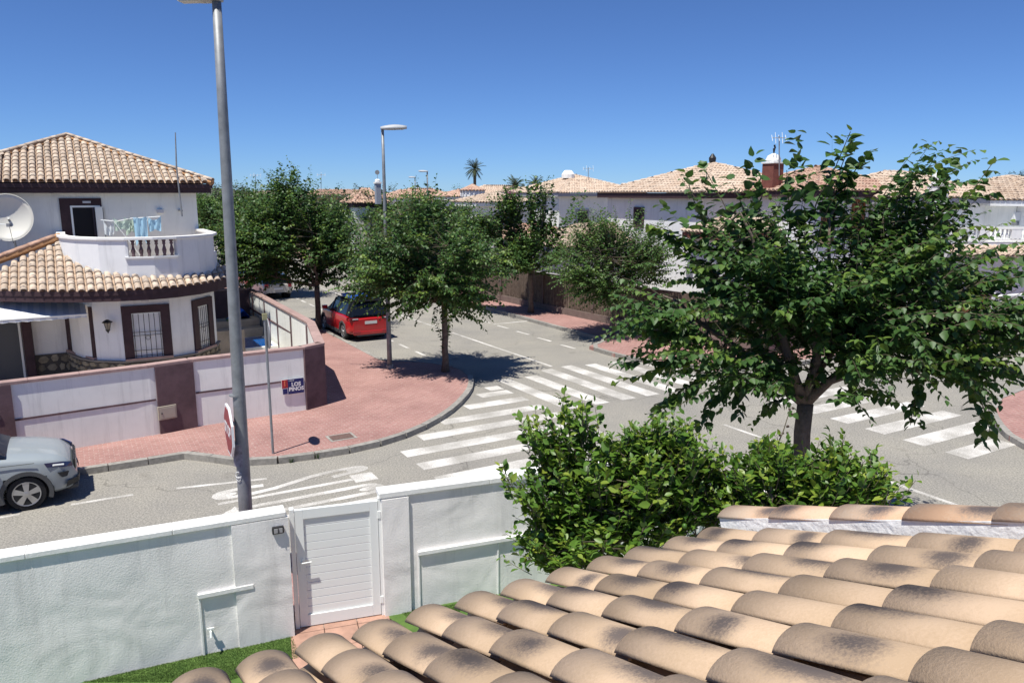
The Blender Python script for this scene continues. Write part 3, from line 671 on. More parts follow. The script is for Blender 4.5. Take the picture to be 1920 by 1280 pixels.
# inner face of the side wall: panels with maroon strips
for v in (24.75, 26.9, 29.0, 31.2, 33.5):
    c = G(6.55 + (v - 24.6) * .01, v, 1.0); MB().box(c, .05, .14, 1.5, E1, E2).build('strip', M_MAROONL, nbw)
MB().box(G(6.60, 29.3, 1.15), .05, 9.3, .06, E1, E2).build('strip', M_MAROONL, nbw)
# letter flap, number, bell
pa = at_px(297); pb = at_px(333); d = (pb - pa).normalized(); n = Vector((-d.y, d.x, 0)); c = (pa + pb) / 2
mb_ = thing('meter_box', 'beige metal meter box let into the maroon pier of the boundary wall', 'meter box', Vector((c.x, c.y, .72)) - n * .05)
mc = Vector((c.x, c.y, .66)) - n * .06
MB().box(mc, .44, .06, .34, d, n).build('box', mat('beige_metal', (.38, .34, .27), .6), mb_, bevel=.006); MB().box(mc - n * .033, .36, .012, .26, d, n).build('door', mat('beige_metal2', (.42, .38, .31), .6), mb_); MB().box(mc - n * .042 - d * .14, .03, .012, .03, d, n).build('lock', M_DARK, mb_)
pa = at_px(30); pb = at_px(68); d = (pb - pa).normalized(); n = Vector((-d.y, d.x, 0)); c = pa.lerp(pb, .62)
ax_ = d; text_mesh('21', .27, 'house_number', M_DARK, frame_mat(Vector((c.x, c.y, 1.42)) - n * .045, d, UP, -n), nbw, .006, .004)
ic = Vector((c.x, c.y, 1.16)) - n * .06 - d * .12
tag(MB().box(ic, .1, .04, .12, d, n).build('intercom', M_METALW), 'small white intercom on the pier below the house number', 'intercom')
# street name plate
pa = at_px(529); pb = at_px(571); d = (pb - pa).normalized(); n = Vector((-d.y, d.x, 0)); c = (pa + pb) / 2; W_ = (pb - pa).length; sc_ = Vector((c.x, c.y, .98 - .12)) - n * .04
sc_.z = .86
pl = thing('street_name_plate', 'blue and red street name plate on the pale wall beside the corner pier', 'street sign', sc_)
MB().box(sc_, W_, .02, .42, d, n).build('backing', M_WHITEP, pl)
MB().box(sc_ + d * W_ * .135 - n * .012, W_ * .71, .012, .41, d, n).build('blue_panel', M_BLUEP, pl)
MB().box(sc_ - d * W_ * .355 - n * .012 + UP * .09, W_ * .26, .012, .23, d, n).build('red_panel', M_REDP, pl)
MB().box(sc_ - d * W_ * .355 - n * .012 - UP * .12, W_ * .2, .01, .14, d, n).build('emblem', M_BLUEP, pl)
MB().tube([sc_ - d * W_ * .355 - n * .02 + UP * .03, sc_ - d * W_ * .355 - n * .02 + UP * .17], .012, 6).build('emblem', mat('sign_orange', (.7, .2, .1), .5), pl)
for s, z in (('LOS', .05), ('PINOS', -.08)):
    text_mesh(s, .145, 'lettering', M_WHITEP, frame_mat(sc_ + d * W_ * .15 - n * .019 + UP * z, d, UP, -n), pl, .001, .006)
text_mesh('CALLE', .05, 'lettering', M_WHITEP, frame_mat(sc_ - d * W_ * .06 - n * .019 + UP * .165, d, UP, -n), pl, .001, .001)
# white gate at the far left
pa = nwp[0]; dd = (nwp[0] - nwp[1]).normalized(); gg = thing('driveway_gate', 'white slatted driveway gate left of the numbered pier, cut by the picture edge', 'gate', pa)
n = Vector((dd.y, -dd.x, 0))
for k in range(12):
    MB().box(pa + dd * (.06 + k * .11) + Vector((0, 0, .9)), .1, .03, 1.55, dd, n).build('slat', M_METALW, gg)
MB().box(pa + dd * .65 + Vector((0, 0, 1.69)), 1.35, .05, .06, dd, n).build('rail', M_METALW, gg)

# ------------------------------------------------------------------ roof covering helper
smallcover = barrel('tile', M_TILEN, .1, .088, .44, .014, 5, .8)
TILE_E = .38; TILE_S = .235
def inside(p, poly):
    c = False; j = len(poly) - 1
    for i in range(len(poly)):
        if (poly[i][1] > p[1]) != (poly[j][1] > p[1]) and p[0] < (poly[j][0] - poly[i][0]) * (p[1] - poly[i][1]) / (poly[j][1] - poly[i][1]) + poly[i][0]: c = not c
        j = i
    return c
def tile_positions(e0, e1, tops, s=TILE_S, e=TILE_E, marg=.05):
    """face with eave e0->e1 and upper corners tops (list); yields tile frames"""
    d = (e1 - e0).normalized(); nrm = d.cross(tops[0] - e0).normalized()
    if nrm.z < 0: nrm = -nrm
    u = nrm.cross(d)
    if u.z < 0: u = -u
    poly = [(0, 0), ((e1 - e0).dot(d), 0)] + [((t - e0).dot(d), (t - e0).dot(u)) for t in tops]
    H = max(p[1] for p in poly); res = []
    n = int(poly[1][0] / s)
    for i in range(n + 1):
        for j in range(int(H / e) + 1):
            x = (i + .5) * s; y = j * e
            if inside((x, y + .12), poly): res.append((e0 + d * x + u * (y - .03) + nrm * .03, d, u, nrm))
    return res
def tile_geo(mb, o, d, u, n, r=.105, L=.44, seg=3):
    vs_ = []
    for y, rr in ((0, r), (L, r * .85)):
        for k in range(seg + 1):
            t = math.pi * k / seg; vs_.append(o + d * (rr * math.cos(t)) + u * y + n * (rr * math.sin(t) * .8 + (.02 if y == 0 else -.01)))
    q = seg + 1; mb.add(vs_, [(k, k + 1, q + k + 1, q + k) for k in range(seg)] + [tuple(range(seg, -1, -1))])
def ridge_geo(mb, a, b, r=.12, e=.4):
    d = (b - a); n = max(1, int(d.length / e)); d.normalize(); s_ = Vector((-d.y, d.x, 0)).normalized(); up_ = s_.cross(d)
    if up_.z < 0: up_ = -up_
    for k in range(n):
        tile_geo(mb, a + d * (k * e) + up_ * .05, s_, d, up_, r, e * 1.1, 5)

# ------------------------------------------------------------------ neighbour's house
nh = thing('house', 'white two storey house with maroon eaves, curved balcony and sand tiled hip roof', 'house', G(1, 31, 0))
ZB = KZ
# lower walls
bow = [(-.2, 27.4), (-.08, 26.7), (.12, 26.1), (.5, 25.45), (1.2, 24.9), (2.5, 24.85), (3.15, 25.15), (3.85, 26.05), (4.1, 26.9), (4.15, 28)]
poly = [G(u, v) for u, v in [(-6, 27.4)] + bow + [(4.15, 38), (-6, 38)]]
MB().prism(poly, 0, 3.02).build('wall', M_WHITE, nh)
MB().ubox(-3.4, 4.2, 29.9, 38, 3.0, 6.04).build('wall', M_LILAC, nh)
def uvpath(pts): return [G(u, v)[:2] for u, v in pts]
# eave path (curved)
eave = [(-6.4, 26.7), (-3.6, 26.4), (-1.9, 25.9), (-.7, 25.0), (.3, 24.42), (1.2, 24.14), (2.0, 24.08), (2.7, 24.25), (3.4, 24.7), (4.0, 25.4), (4.5, 26.3), (4.65, 27.2), (4.65, 29.0), (4.65, 38)]
MB().prism([G(u, v) for u, v in eave + [(-6.4, 38)]], 3.0, 3.27).build('fascia', M_MAROON, nh)
MB().strip(uvpath(eave), .05, 3.17, 3.3, -.0).build('fascia', M_MAROON, nh)
def vE(u):
    for a, b in zip(eave, eave[1:]):
        if a[0] <= u <= b[0] and b[0] > a[0]: return a[1] + (b[1] - a[1]) * (u - a[0]) / (b[0] - a[0])
    return 29
terr = [(-.12, 29.9), (-.12, 27.95), (-.02, 27.0), (.3, 26.1), (.85, 25.4), (1.5, 25.02), (2.2, 24.88), (2.8, 24.98), (3.45, 25.4), (3.95, 26.05), (4.18, 26.8), (4.2, 27.6), (4.2, 29.9)]
def vT(u):
    if u <= -.1: return 27.95 - (-.1 - u) * .55
    for a, b in zip(terr[1:], terr[2:]):
        if a[0] <= u <= b[0] and b[0] > a[0]: return a[1] + (b[1] - a[1]) * (u - a[0]) / (b[0] - a[0])
    return 27
lroof = MB(); PT = math.tan(R(20.5))
us = [-5.2 + .2 * k for k in range(49)]
vs_ = []; fs = []
for u in us:
    ve, vt = vE(u), max(vT(u), vE(u) + .05)
    vs_ += [G(u, ve - .02, 3.28), G(u, vt, 3.28 + (vt - ve) * PT), G(u, vt, 3.0)]
for i in range(len(us) - 1): a = i * 3; fs += [(a, a + 3, a + 4, a + 1), (a + 1, a + 4, a + 5, a + 2)]
lr = lroof.add(vs_, fs).build('roof', M_PAN, nh)
u = -4.2; nt_ = 0
while u < 4.6:
    ve, vt = vE(u), vT(u); j = 0
    while True:
        v = ve - .05 + j * .36
        if v + .2 > vt: break
        up_ = (E2 * math.cos(R(20.5)) + UP * math.sin(R(20.5))); tl = .045
        ay = (up_ - UP * tl).normalized(); az = E1.cross(ay)
        if nt_ < 298:
            inst('tile', smallcover, frame_mat(G(u, v, 3.325 + (v - ve) * PT + rnd(-.004, .004)), (E1 + E2 * rnd(-.02, .02)).normalized(), ay, az), lr); nt_ += 1
        j += 1
    u += .2345
# verge capping of the lower roof
capm = MB(); mort = MB()
a = G(-.12, 27.95, 0); a.z = 3.3 + (27.95 - vE(-.12)) * PT + .2; b = G(-3.6, 26.6, 0); b.z = 3.36 + .1
dd = (b - a); nseg = 10; dd.normalize(); s_ = Vector((-dd.y, dd.x, 0)).normalized()
mort.tube([a - UP * .06, b - UP * .06], .13, 6).build('mortar', M_MORTAR, lr)
capt = barrel('ridge_tile', tile_mat('ridge_tile_clay', (.42, .26, .19), (.52, .34, .25), (.2, .14, .12), 3, .8), .12, .105, .42, .014, 6, .85)
up_ = s_.cross(dd); up_ = up_ if up_.z > 0 else -up_
for k in range(int((b - a).length / .37)):
    o = b - dd * (k * .37); ay = -dd; inst('ridge_tile', capt, frame_mat(o, ay.cross(up_).normalized(), ay, up_), lr)
# balcony
MB().prism([G(u, v) for u, v in terr], 3.1, 3.68).build('balcony_floor', M_SAND, nh)
tp_ = [(u, v) for u, v in terr]
i0, i1 = 5, 7
par = nh
MB().strip(uvpath(tp_), .16, 3.2, 4.13, -.0).build('parapet', M_WHITE, par)
def lerp2(a, b, k): return (a[0] + (b[0] - a[0]) * k, a[1] + (b[1] - a[1]) * k)
gl = lerp2(tp_[5], tp_[6], .08); gr = lerp2(tp_[7], tp_[8], .05)
MB().strip(uvpath(tp_[:6] + [gl]), .16, 4.13, 4.66, 0).build('parapet', M_WHITE, par)
ge = lerp2(tp_[9], tp_[10], .35); ge2 = lerp2(tp_[10], tp_[11], .6)
MB().strip(uvpath([gr] + tp_[8:10] + [ge]), .16, 4.13, 4.66, 0).build('parapet', M_WHITE, par)
MB().strip(uvpath([ge2] + tp_[11:]), .16, 4.13, 4.66, 0).build('parapet', M_WHITE, par)
MB().strip(uvpath(tp_), .26, 4.66, 4.74, 0).build('coping', M_COPEW, par, bevel=.01)
MB().strip(uvpath([lerp2(tp_[5], tp_[6], -.05), tp_[6], tp_[7], lerp2(tp_[7], tp_[8], .12)]), .26, 4.13, 4.18, 0).build('sill', M_COPEW, par)
# angled skirt under the sill
balp = [(.045, 0), (.03, .04), (.045, .12), (.052, .17), (.03, .27), (.022, .33), (.045, .36), (.03, .39), (.05, .47)]
bal = MB().lathe([(r * 1.25, z) for r, z in balp], (0, 0, 0), 10).mesh('baluster', M_MAROONL, True)
op = [gl, tp_[6], tp_[7], gr]; opw = [G(*p) for p in op]
Ls = [(opw[i + 1] - opw[i]).length for i in range(3)]; T_ = sum(Ls)
for k in range(6):
    t = T_ * (k + .6) / 6.2; i = 0
    while i < 2 and t > Ls[i]: t -= Ls[i]; i += 1
    p = opw[i].lerp(opw[i + 1], t / Ls[i]); inst('baluster', bal, Matrix.Translation((p.x, p.y, 4.18)), par)
for k in range(3):
    p = G(*lerp2(ge, ge2, (k + .5) / 3)); inst('baluster', bal, Matrix.Translation((p.x, p.y, 4.18)), par)
# upper roof
c0, c1, c2, c3 = G(-3.9, 29.4, 6.34), G(4.7, 29.4, 6.34), G(4.7, 38.0, 6.34), G(-3.9, 38.0, 6.34); ap = G(.4, 33.7, 8.02)
MB().ubox(-3.85, 4.65, 29.45, 37.95, 6.0, 6.16).build('fascia', M_MAROON, nh); MB().ubox(-3.9, 4.7, 29.4, 38.0, 6.165, 6.31).build('fascia', M_MAROON, nh)
ur = MB().add([c0, c1, c2, c3, ap], [(0, 1, 4), (1, 2, 4), (2, 3, 4), (3, 0, 4)]).build('roof', M_PAN, nh)
tp = tile_positions(c0, c1, [ap], .235, .36); tp.sort(key=lambda t: (t[0] - Vector((0, 0, 6))).length)
for k, (o, d, u_, n_) in enumerate(tp[:300]):
    ay = (u_ - n_ * .045).normalized(); inst('tile', smallcover, frame_mat(o + n_ * .02, d, ay, d.cross(ay)), ur)
rest = MB()
for o, d, u_, n_ in tp[300:]: tile_geo(rest, o, d, u_, n_)
for e0, e1 in ((c1, c2), (c2, c3), (c3, c0)):
    for o, d, u_, n_ in tile_positions(e0, e1, [ap], .235, .36): tile_geo(rest, o, d, u_, n_)
stuff(rest.build('tiles_on_rear_slopes', M_TILEN, ur))
for cc in (c0, c1):
    dd = (ap - cc); L_ = dd.length; dd.normalize(); s_ = Vector((-dd.y, dd.x, 0)).normalized(); up_ = s_.cross(dd); up_ = up_ if up_.z > 0 else -up_
    MB().tube([cc + up_ * .02, ap + up_ * .02], .12, 6).build('mortar', M_MORTAR, ur)
    for k in range(int(L_ / .37)):
        inst('ridge_tile', barrel_cap if False else smallcover, frame_mat(cc + dd * (k * .37) + up_ * (.11 + rnd(-.004, .004)), dd.cross(up_).normalized(), dd, up_), ur)
# balcony door (open) with maroon surround on the upper wall
def on_v(u0, u1, z0, z1, v, out, name, m, par, bev=0): return MB().ubox(u0, u1, v - out, v + .02, z0, z1).build(name, m, par, bevel=bev)
def uAt(x, y, v):   # u of the wall plane v=const seen at image (x, y)
    r = ray(x, y); vv = -r.x * SA + r.y * CA; t = v / vv; pt = Vector((0, 0, CAMH)) + r * t; return pt.x * CA + pt.y * SA, pt.z
ua, zt_ = uAt(110, 372, 29.9); ub, _ = uAt(189, 372, 29.9)
dz0 = 3.68
def surround(ua, ub, z0, z1, v, wdt, name='door_surround', top=True):
    b = MB(); b.ubox(ua, ua + wdt, v - .05, v + .02, z0, z1); b.ubox(ub - wdt, ub, v - .05, v + .02, z0, z1); b.ubox(ua + wdt, ub - wdt, v - .05, v + .02, z1 - wdt * .8, z1)
    return b.build(name, M_MAROON, nh)
surround(ua, ub, dz0, zt_, 29.9, .3)
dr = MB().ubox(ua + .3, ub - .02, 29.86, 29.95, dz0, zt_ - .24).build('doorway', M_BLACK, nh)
b = MB(); b.ubox(ua + .3, ua + .36, 29.82, 29.86, dz0, zt_ - .24); b.ubox(ua + .36, ub - .05, 29.82, 29.86, zt_ - .3, zt_ - .24); b.build('frame', M_METALW, dr)
for k in range(5): MB().ubox(ua + .95 + k * .07, ua + .99 + k * .07, 29.80 + (k % 2) * .03, 29.83 + (k % 2) * .03, dz0, zt_ - .32).build('curtain', mat('dark_curtain', (.05, .045, .06), .9), dr)
MB().box(G(ub - .1, 29.76, (dz0 + zt_ - .28) / 2), .24, .04, zt_ - .28 - dz0, (E1 * .9 + E2 * .43).normalized(), (E2 * .9 - E1 * .43).normalized()).build('shutter_leaf', M_METALW, dr)
MB().ubox(ua + .68, ua + .92, 29.81, 29.87, zt_ - .16, zt_ - .09).build('nameplate', M_SHUT, dr)
# lower windows
def along(a, b, k): return G(a[0] + (b[0] - a[0]) * k, a[1] + (b[1] - a[1]) * k)
def window(a, b, z0, z1, name, fr=.26, bars=6, shut=True):
    A_, B_ = G(*a), G(*b); d = (B_ - A_).normalized(); n = Vector((d.y, -d.x, 0)); W = (B_ - A_).length
    def bx(s0, s1, za, zb, o0, o1, mb): return mb.box(A_ + d * ((s0 + s1) / 2) + n * ((o0 + o1) / 2) + UP * ((za + zb) / 2), s1 - s0, o1 - o0, zb - za, d, -n if False else n.cross(UP).cross(d) * 0 + n)
    def B(s0, s1, za, zb, o0, o1, mb=None):
        mb = mb or MB(); c = A_ + d * ((s0 + s1) / 2) + n * ((o0 + o1) / 2) + UP * ((za + zb) / 2)
        return mb.box(c, s1 - s0, o1 - o0, zb - za, d, -n)
    m = MB(); B(0, fr, z0, z1, -.1, .06, m); B(W - fr, W, z0, z1, -.1, .06, m); B(fr, W - fr, z1 - fr * .85, z1, -.1, .06, m)
    wn = m.build('window', M_MAROON, nh)
    i0, i1, t = fr, W - fr, z1 - fr * .85
    m = MB(); B(i0, i0 + .05, z0, t, -.04, .01, m); B(i1 - .05, i1, z0, t, -.04, .01, m); B(i0 + .05, i1 - .05, t - .05, t, -.04, .01, m); m.build('frame', M_METALW, wn)
    B(i0 + .05, i1 - .05, z0, t - .05, -.06, -.04).build('pane', M_SHUT if shut else M_GLASS, wn)
    if shut:
        m = MB(); k = z0 + .05
        while k < t - .1: B(i0 + .06, i1 - .06, k, k + .035, -.04, -.028, m); k += .055
        m.build('shutter', M_SHUT, wn)
    bm = []
    for k in range(bars):
        s = i0 + .04 + (i1 - i0 - .08) * k / (bars - 1); MB().tube([A_ + d * s + n * .05 + UP * z0, A_ + d * s + n * .05 + UP * (t - .03)], .009, 5).build('grille_bar', M_DARK, wn)
    for z in (z0 + .06, z0 + .22, (z0 + t) / 2, (z0 + t) / 2 + .1): MB().tube([A_ + d * i0 + n * .05 + UP * z, A_ + d * i1 + n * .05 + UP * z], .008, 5).build('grille_bar', M_DARK, wn)
    cc = A_ + d * ((i0 + i1) / 2) + n * .05 + UP * ((z0 + t) / 2 - .08)
    MB().tube([cc + d * .06 * math.cos(q_) + UP * .06 * math.sin(q_) for q_ in np.linspace(0, 6.28, 13)], .007, 4).build('grille_ring', M_DARK, wn)
    B(0, W, z0 - .06, z0, -.05, .12).build('sill', M_COPEP, wn)
    return wn
window((1.2, 24.9), (2.5, 24.85), 1.2, 2.76, 'window'); window((3.15, 25.15), (3.85, 26.05), 1.2, 2.76, 'window'); window((-.2, 27.35), (.5, 25.5), 1.2, 2.72, 'window', .28, 6, False)
# stone plinth: individual stones along the bow
pth = [(-1.2, 27.38), (-.22, 27.38)] + [(u - .0, v - .0) for u, v in bow[1:]]
MB().strip(uvpath(pth[:2] + bow[1:9]), .06, ZB, 1.1, -.03).build('plinth', mat('plinth_joint', (.09, .08, .07), .95), nh)
def stones(pts, z0, z1, off):
    W3 = [G(*p) for p in pts]; Ls = [(b - a).length for a, b in zip(W3, W3[1:])]; T = sum(Ls)
    for row, (za, zb) in enumerate(((z0, z0 + (z1 - z0) * .5), (z0 + (z1 - z0) * .5, z1))):
        t = rnd(.0, .1)
        while t < T - .12:
            wd = rnd(.2, .4); tc = min(t + wd / 2, T - .05); i = 0; q_ = tc
            while i < len(Ls) - 1 and q_ > Ls[i]: q_ -= Ls[i]; i += 1
            c = W3[i].lerp(W3[i + 1], q_ / Ls[i]); d = (W3[i + 1] - W3[i]).normalized(); n = Vector((d.y, -d.x, 0))
            k = random.randint(5, 7); ph = rnd(0, 6); hh = (zb - za) / 2 - .015; zc = (za + zb) / 2 + rnd(-.02, .02)
            ring = [(d * ((wd / 2 - .015) * math.cos(ph + 6.283 * m_ / k) * rnd(.9, 1.12)) + UP * (hh * math.sin(ph + 6.283 * m_ / k) * rnd(.9, 1.15))) for m_ in range(k)]
            cc = Vector((c.x, c.y, zc)) + n * off
            MB().add([cc + r for r in ring] + [cc + r * .9 + n * .035 for r in ring], [tuple(range(k, 2 * k))] + [(m_, (m_ + 1) % k, k + (m_ + 1) % k, k + m_) for m_ in range(k)]).build('stone', M_STONE, nh)
            t += wd
stones([(-1.2, 27.38), (-.22, 27.38)], .55, 1.1, .05); stones(bow[:9], .72, 1.08, .06)
MB().strip(uvpath(bow[:9]), .16, 1.1, 1.14, -.04).build('sill_course', mat('grey_sill', (.22, .2, .18), .9), nh)
# porch door, pier
MB().ubox(-2.7, -1.5, 27.34, 27.42, ZB, 2.55).build('door', mat('grey_green_door', (.07, .075, .085), .5), nh); MB().ubox(-1.5, -1.44, 27.3, 27.42, ZB, 2.6).build('door_frame', M_METALW, nh)
MB().ubox(-1.4, -1.15, 27.1, 27.42, ZB, 3.0).build('pier', M_MAROON, nh)
# awning
aw = thing('awning', 'white and pale striped fabric awning over the porch door', 'awning', G(-1.5, 26.4, 2.6))
m = MB(); n_ = 34; vs_ = []; fs = []
for k in range(n_ + 1):
    u = -4.6 + (4.92) * k / n_; vs_ += [G(u, 26.35, 2.93), G(u, 25.12, 2.58), G(u, 25.1, 2.47 + .02 * (k % 2))]
m1 = MB(); m2 = MB()
for k in range(n_):
    (m1 if k % 2 else m2).add([vs_[k * 3 + i] for i in (0, 3, 4, 1)] + [vs_[k * 3 + i] for i in (1, 4, 5, 2)], [(0, 1, 2, 3), (4, 5, 6, 7)])
m1.build('fabric', mat('awning_white', (.80, .79, .77), .85), aw); m2.build('stripe', mat('awning_grey', (.60, .62, .66), .85), aw)
MB().tube([G(-4.6, 25.12, 2.57), G(.34, 25.12, 2.57)], .03, 8).build('front_rail', M_METALW, aw); MB().tube([G(.1, 26.3, 2.84), G(.3, 25.12, 2.57)], .02, 6).build('arm', M_METALW, aw)
# wall lantern
lq = G(.82, 25.2, 2.2) - E2 * .28
la = thing('wall_lantern', 'black wall lantern on the white bowed wall left of the shuttered window', 'lantern', lq)
MB().lathe([(.03, .0), (.13, -.06), (.15, -.08), (.13, -.09)], lq + UP * .2, 8).build('cap', M_DARK, la); MB().lathe([(.05, 0), (.1, .22)], lq - UP * .1, 8).build('glass', mat('lantern_glass', (.25, .22, .18), .2), la)
for k in range(6): a = k * math.pi / 3; MB().tube([lq - UP * .1 + Vector((.055 * math.cos(a), .055 * math.sin(a), 0)), lq + UP * .12 + Vector((.11 * math.cos(a), .11 * math.sin(a), 0))], .006, 4).build('rib', M_DARK, la)
MB().lathe([(.01, -.1), (.03, -.06), (.07, 0)], lq - UP * .1, 8).build('finial', M_DARK, la); MB().tube([lq - UP * .1, lq - UP * .16 + E2 * .15, lq - UP * .05 + E2 * .3], .015, 6).build('arm', M_DARK, la)
for (u, v, z, lb_) in ((1.85, 24.8, 2.93, 'small wall light above the shuttered window of the bowed wall'), ):
    tag(MB().box(G(u, v - .06, z), .2, .12, .09, E1, E2).build('wall_light', M_SHUT), lb_, 'lamp')
ux, zx = uAt(300, 396, 29.9); wb = G(ux, 29.82, zx)
tag(MB().box(wb, .2, .16, .12, E1, E2).build('wall_light', M_SHUT), 'small grey wall light on the upper wall above the clothes airer', 'lamp')
# antenna mast on the upper wall
a0 = uAt(338, 400, 29.7); a1 = Q(326, 250, G(a0[0], 29.7).y)
am = thing('antenna_mast', 'thin grey antenna mast fixed to the upper wall and rising past the eave', 'antenna', G(a0[0], 29.66, a0[1]))
MB().tube([G(a0[0], 29.3, a0[1] - .1), G(a0[0] - .05, 29.3, 6.9), a1 - E2 * .4], [.03, .028, .018], 8).build('pole', M_GALV, am); MB().box(G(a0[0], 29.6, a0[1] + .1), .08, .6, .05, E1, E2).build('bracket', M_GALV, am)
# satellite dish
dc = Q(14, 408, 24.2); dn = Vector((.38, -.88, .18)).normalized(); dx_ = UP.cross(dn).normalized(); dy_ = dn.cross(dx_)
dsh = thing('satellite_dish', 'large pale satellite dish in front of the upper wall at the left edge', 'satellite dish', dc)
m = MB(); vs_ = [dc - dn * .24]; nr, na = 6, 32
for i in range(1, nr + 1):
    r = i / nr
    for k in range(na): a = 2 * math.pi * k / na; vs_.append(dc + dx_ * (.70 * r * math.cos(a)) + dy_ * (.73 * r * math.sin(a)) + dn * (-.24 + .24 * r * r))
fs = [(0, 1 + k, 1 + (k + 1) % na) for k in range(na)]
for i in range(nr - 1): fs += [(1 + i * na + k, 1 + (i + 1) * na + k, 1 + (i + 1) * na + (k + 1) % na, 1 + i * na + (k + 1) % na) for k in range(na)]
do = m.add(vs_, fs).build('reflector', mat('dish_paint', (.62, .60, .54), .55), dsh, smooth=True); sl = do.modifiers.new('s', 'SOLIDIFY'); sl.thickness = .02
MB().tube([dc + dx_ * .70 * math.cos(a) + dy_ * .73 * math.sin(a) for a in np.linspace(0, 2 * math.pi, 33)], .014, 6).build('rim', mat('dish_paint'  , (.6, .6, .55)), dsh)
fd = dc + dn * .55 - dy_ * .32 + dx_ * .12
MB().tube([dc - dx_ * .72 - dy_ * .1, fd], .012, 6).build('feed_arm', M_METALW, dsh); MB().tube([dc + dx_ * .1 - dy_ * .8, fd], .007, 5).build('strut', M_DARK, dsh); MB().box(fd, .1, .12, .1).build('feed_horn', M_GALV, dsh)
MB().tube([dc - dn * .14, dc - dn * .5 - UP * .2, Vector((dc.x - .1, dc.y + .5, 3.4))], .035, 8).build('mount', M_GALV, dsh)
# clothes airer on the balcony
az_ = 4.95; a_l = Q(188, 413, 25.3); a_r = Q(300, 408, 26.0); a_m = Q(245, 411, 25.6)
cr = thing('clothes_airer', 'white winged clothes airer with pastel washing on the curved balcony', 'clothes airer', Vector((a_m.x, a_m.y, 3.68)))
sd_ = (a_r - a_l).normalized(); bk = Vector((-sd_.y, sd_.x, 0))
for o_ in (0, .18, .36, .54):
    MB().tube([a_l + bk * o_, a_l.lerp(a_m, .5) + bk * o_ - UP * .06, a_m + bk * o_ + UP * .02, a_r + bk * o_ + UP * .03], .008, 5).build('rail', M_METALW, cr)
MB().tube([a_l.lerp(a_m, .4), Vector((a_m.x + .4, a_m.y, 3.68))], .012, 6).build('leg', M_METALW, cr); MB().tube([a_m.lerp(a_r, .6), Vector((a_m.x - .4, a_m.y, 3.68))], .012, 6).build('leg', M_METALW, cr)
def cloth(k, wd, ln, m, o_, label, sag=.1):
    c = a_l.lerp(a_r, k) + bk * o_; n_ = 8; vs_ = []; fs = []
    for i in range(n_ + 1):
        t = i / n_; tz = .06 - sag * math.sin(math.pi * t)
        for j in range(4):
            vs_.append(c + sd_ * ((t - .5) * wd * (1 - .15 * j / 3)) + UP * (tz * (1 if j == 0 else .8) - ln * j / 3 * (.6 + .4 * abs(2 * t - 1))) + bk * (.03 * math.sin(t * 14 + j)))
    for i in range(n_):
        for j in range(3): fs.append((i * 4 + j, i * 4 + j + 1, (i + 1) * 4 + j + 1, (i + 1) * 4 + j))
    tag(MB().add(vs_, fs).build('garment', m, smooth=True), label, 'laundry', 'washing on the clothes airer')
cb = mat('pale_blue_cloth', (.38, .62, .78), .9); cg = mat('pale_green_cloth', (.50, .62, .52), .9); cw = mat('white_cloth', (.72, .76, .76), .9)
cloth(.13, .32, .5, cw, -.02, 'white garment at the left end of the clothes airer', .3); cloth(.35, .5, .42, cg, 0, 'pale green garment hanging second from the left on the airer', .12)
cloth(.50, .42, .6, cg, .2, 'greyish green garment in the middle of the airer'); cloth(.66, .42, .95, cb, -.04, 'pale blue garment hanging right of the middle of the airer', .04); cloth(.9, .42, .5, cb, .02, 'pale blue garment at the right end of the airer', .14)
# yard: pool, step, tarp, side wall with pot
struct(MB().prism([G(u, v) for u, v in ((-12, 21.4), (5.9, 21.4), (6.7, 24.7), (6.75, 34.4), (-12, 34.4))], .1, KZ + .03).build('yard_ground', M_SAND))
pc = thing('pool', 'small raised pool with blue water behind the boundary wall', 'pool', G(5.4, 26.2, 0))
MB().ubox(4.25, 6.5, 28.7, 31.0, .1, .42).build('rim', M_COPEW, pc); MB().ubox(4.4, 6.35, 28.85, 30.85, .40, .43).build('water', M_POOL, pc)
MB().ubox(4.4, 6.5, 31.1, 32.6, .1, .75).build('step', M_SAND, pc); MB().ubox(4.4, 6.5, 31.7, 32.6, .75, 1.0).build('step', M_SAND, pc)
tarp = MB(); tc = G(5.7, 32.1, 1.0)
tarp.add([tc - E1 * .45, tc + E1 * .55, tc + E1 * .1 + UP * .5, tc + E2 * .5 - E1 * .3, tc + E2 * .5 + E1 * .4, tc + E1 * .25 + UP * .38 - E2 * .3, tc - E1 * .1 + UP * .2 - E2 * .3], [(0, 6, 2), (6, 5, 2), (5, 1, 2), (0, 2, 3), (1, 4, 2), (2, 4, 3), (0, 3, 4, 1)])
tag(tarp.build('tarpaulin', M_BLUET), 'blue tarpaulin heaped on the step behind the pool', 'tarpaulin')
sw = tag(MB().ubox(4.3, 6.6, 34.0, 34.25, .1, 1.95).build('yard_wall', M_MAROONL), 'maroon end wall of the yard behind the pool', 'wall')
MB().ubox(4.3, 6.65, 33.95, 34.3, 1.95, 2.02).build('coping', M_COPEP, sw)
pb_ = G(4.85, 28.2, 1.25)
po = thing('potted_plant', 'terracotta pot with green plant on a shelf beside the house corner', 'potted plant', pb_)
MB().lathe([(.09, 0), (.13, .2), (.14, .22)], pb_, 12).build('pot', M_TERRA, po)
shf = tag(MB().ubox(4.2, 5.2, 28.05, 28.4, .1, 1.24).build('shelf', M_SAND), 'sand coloured ledge with a pot on it beside the house corner', 'ledge')

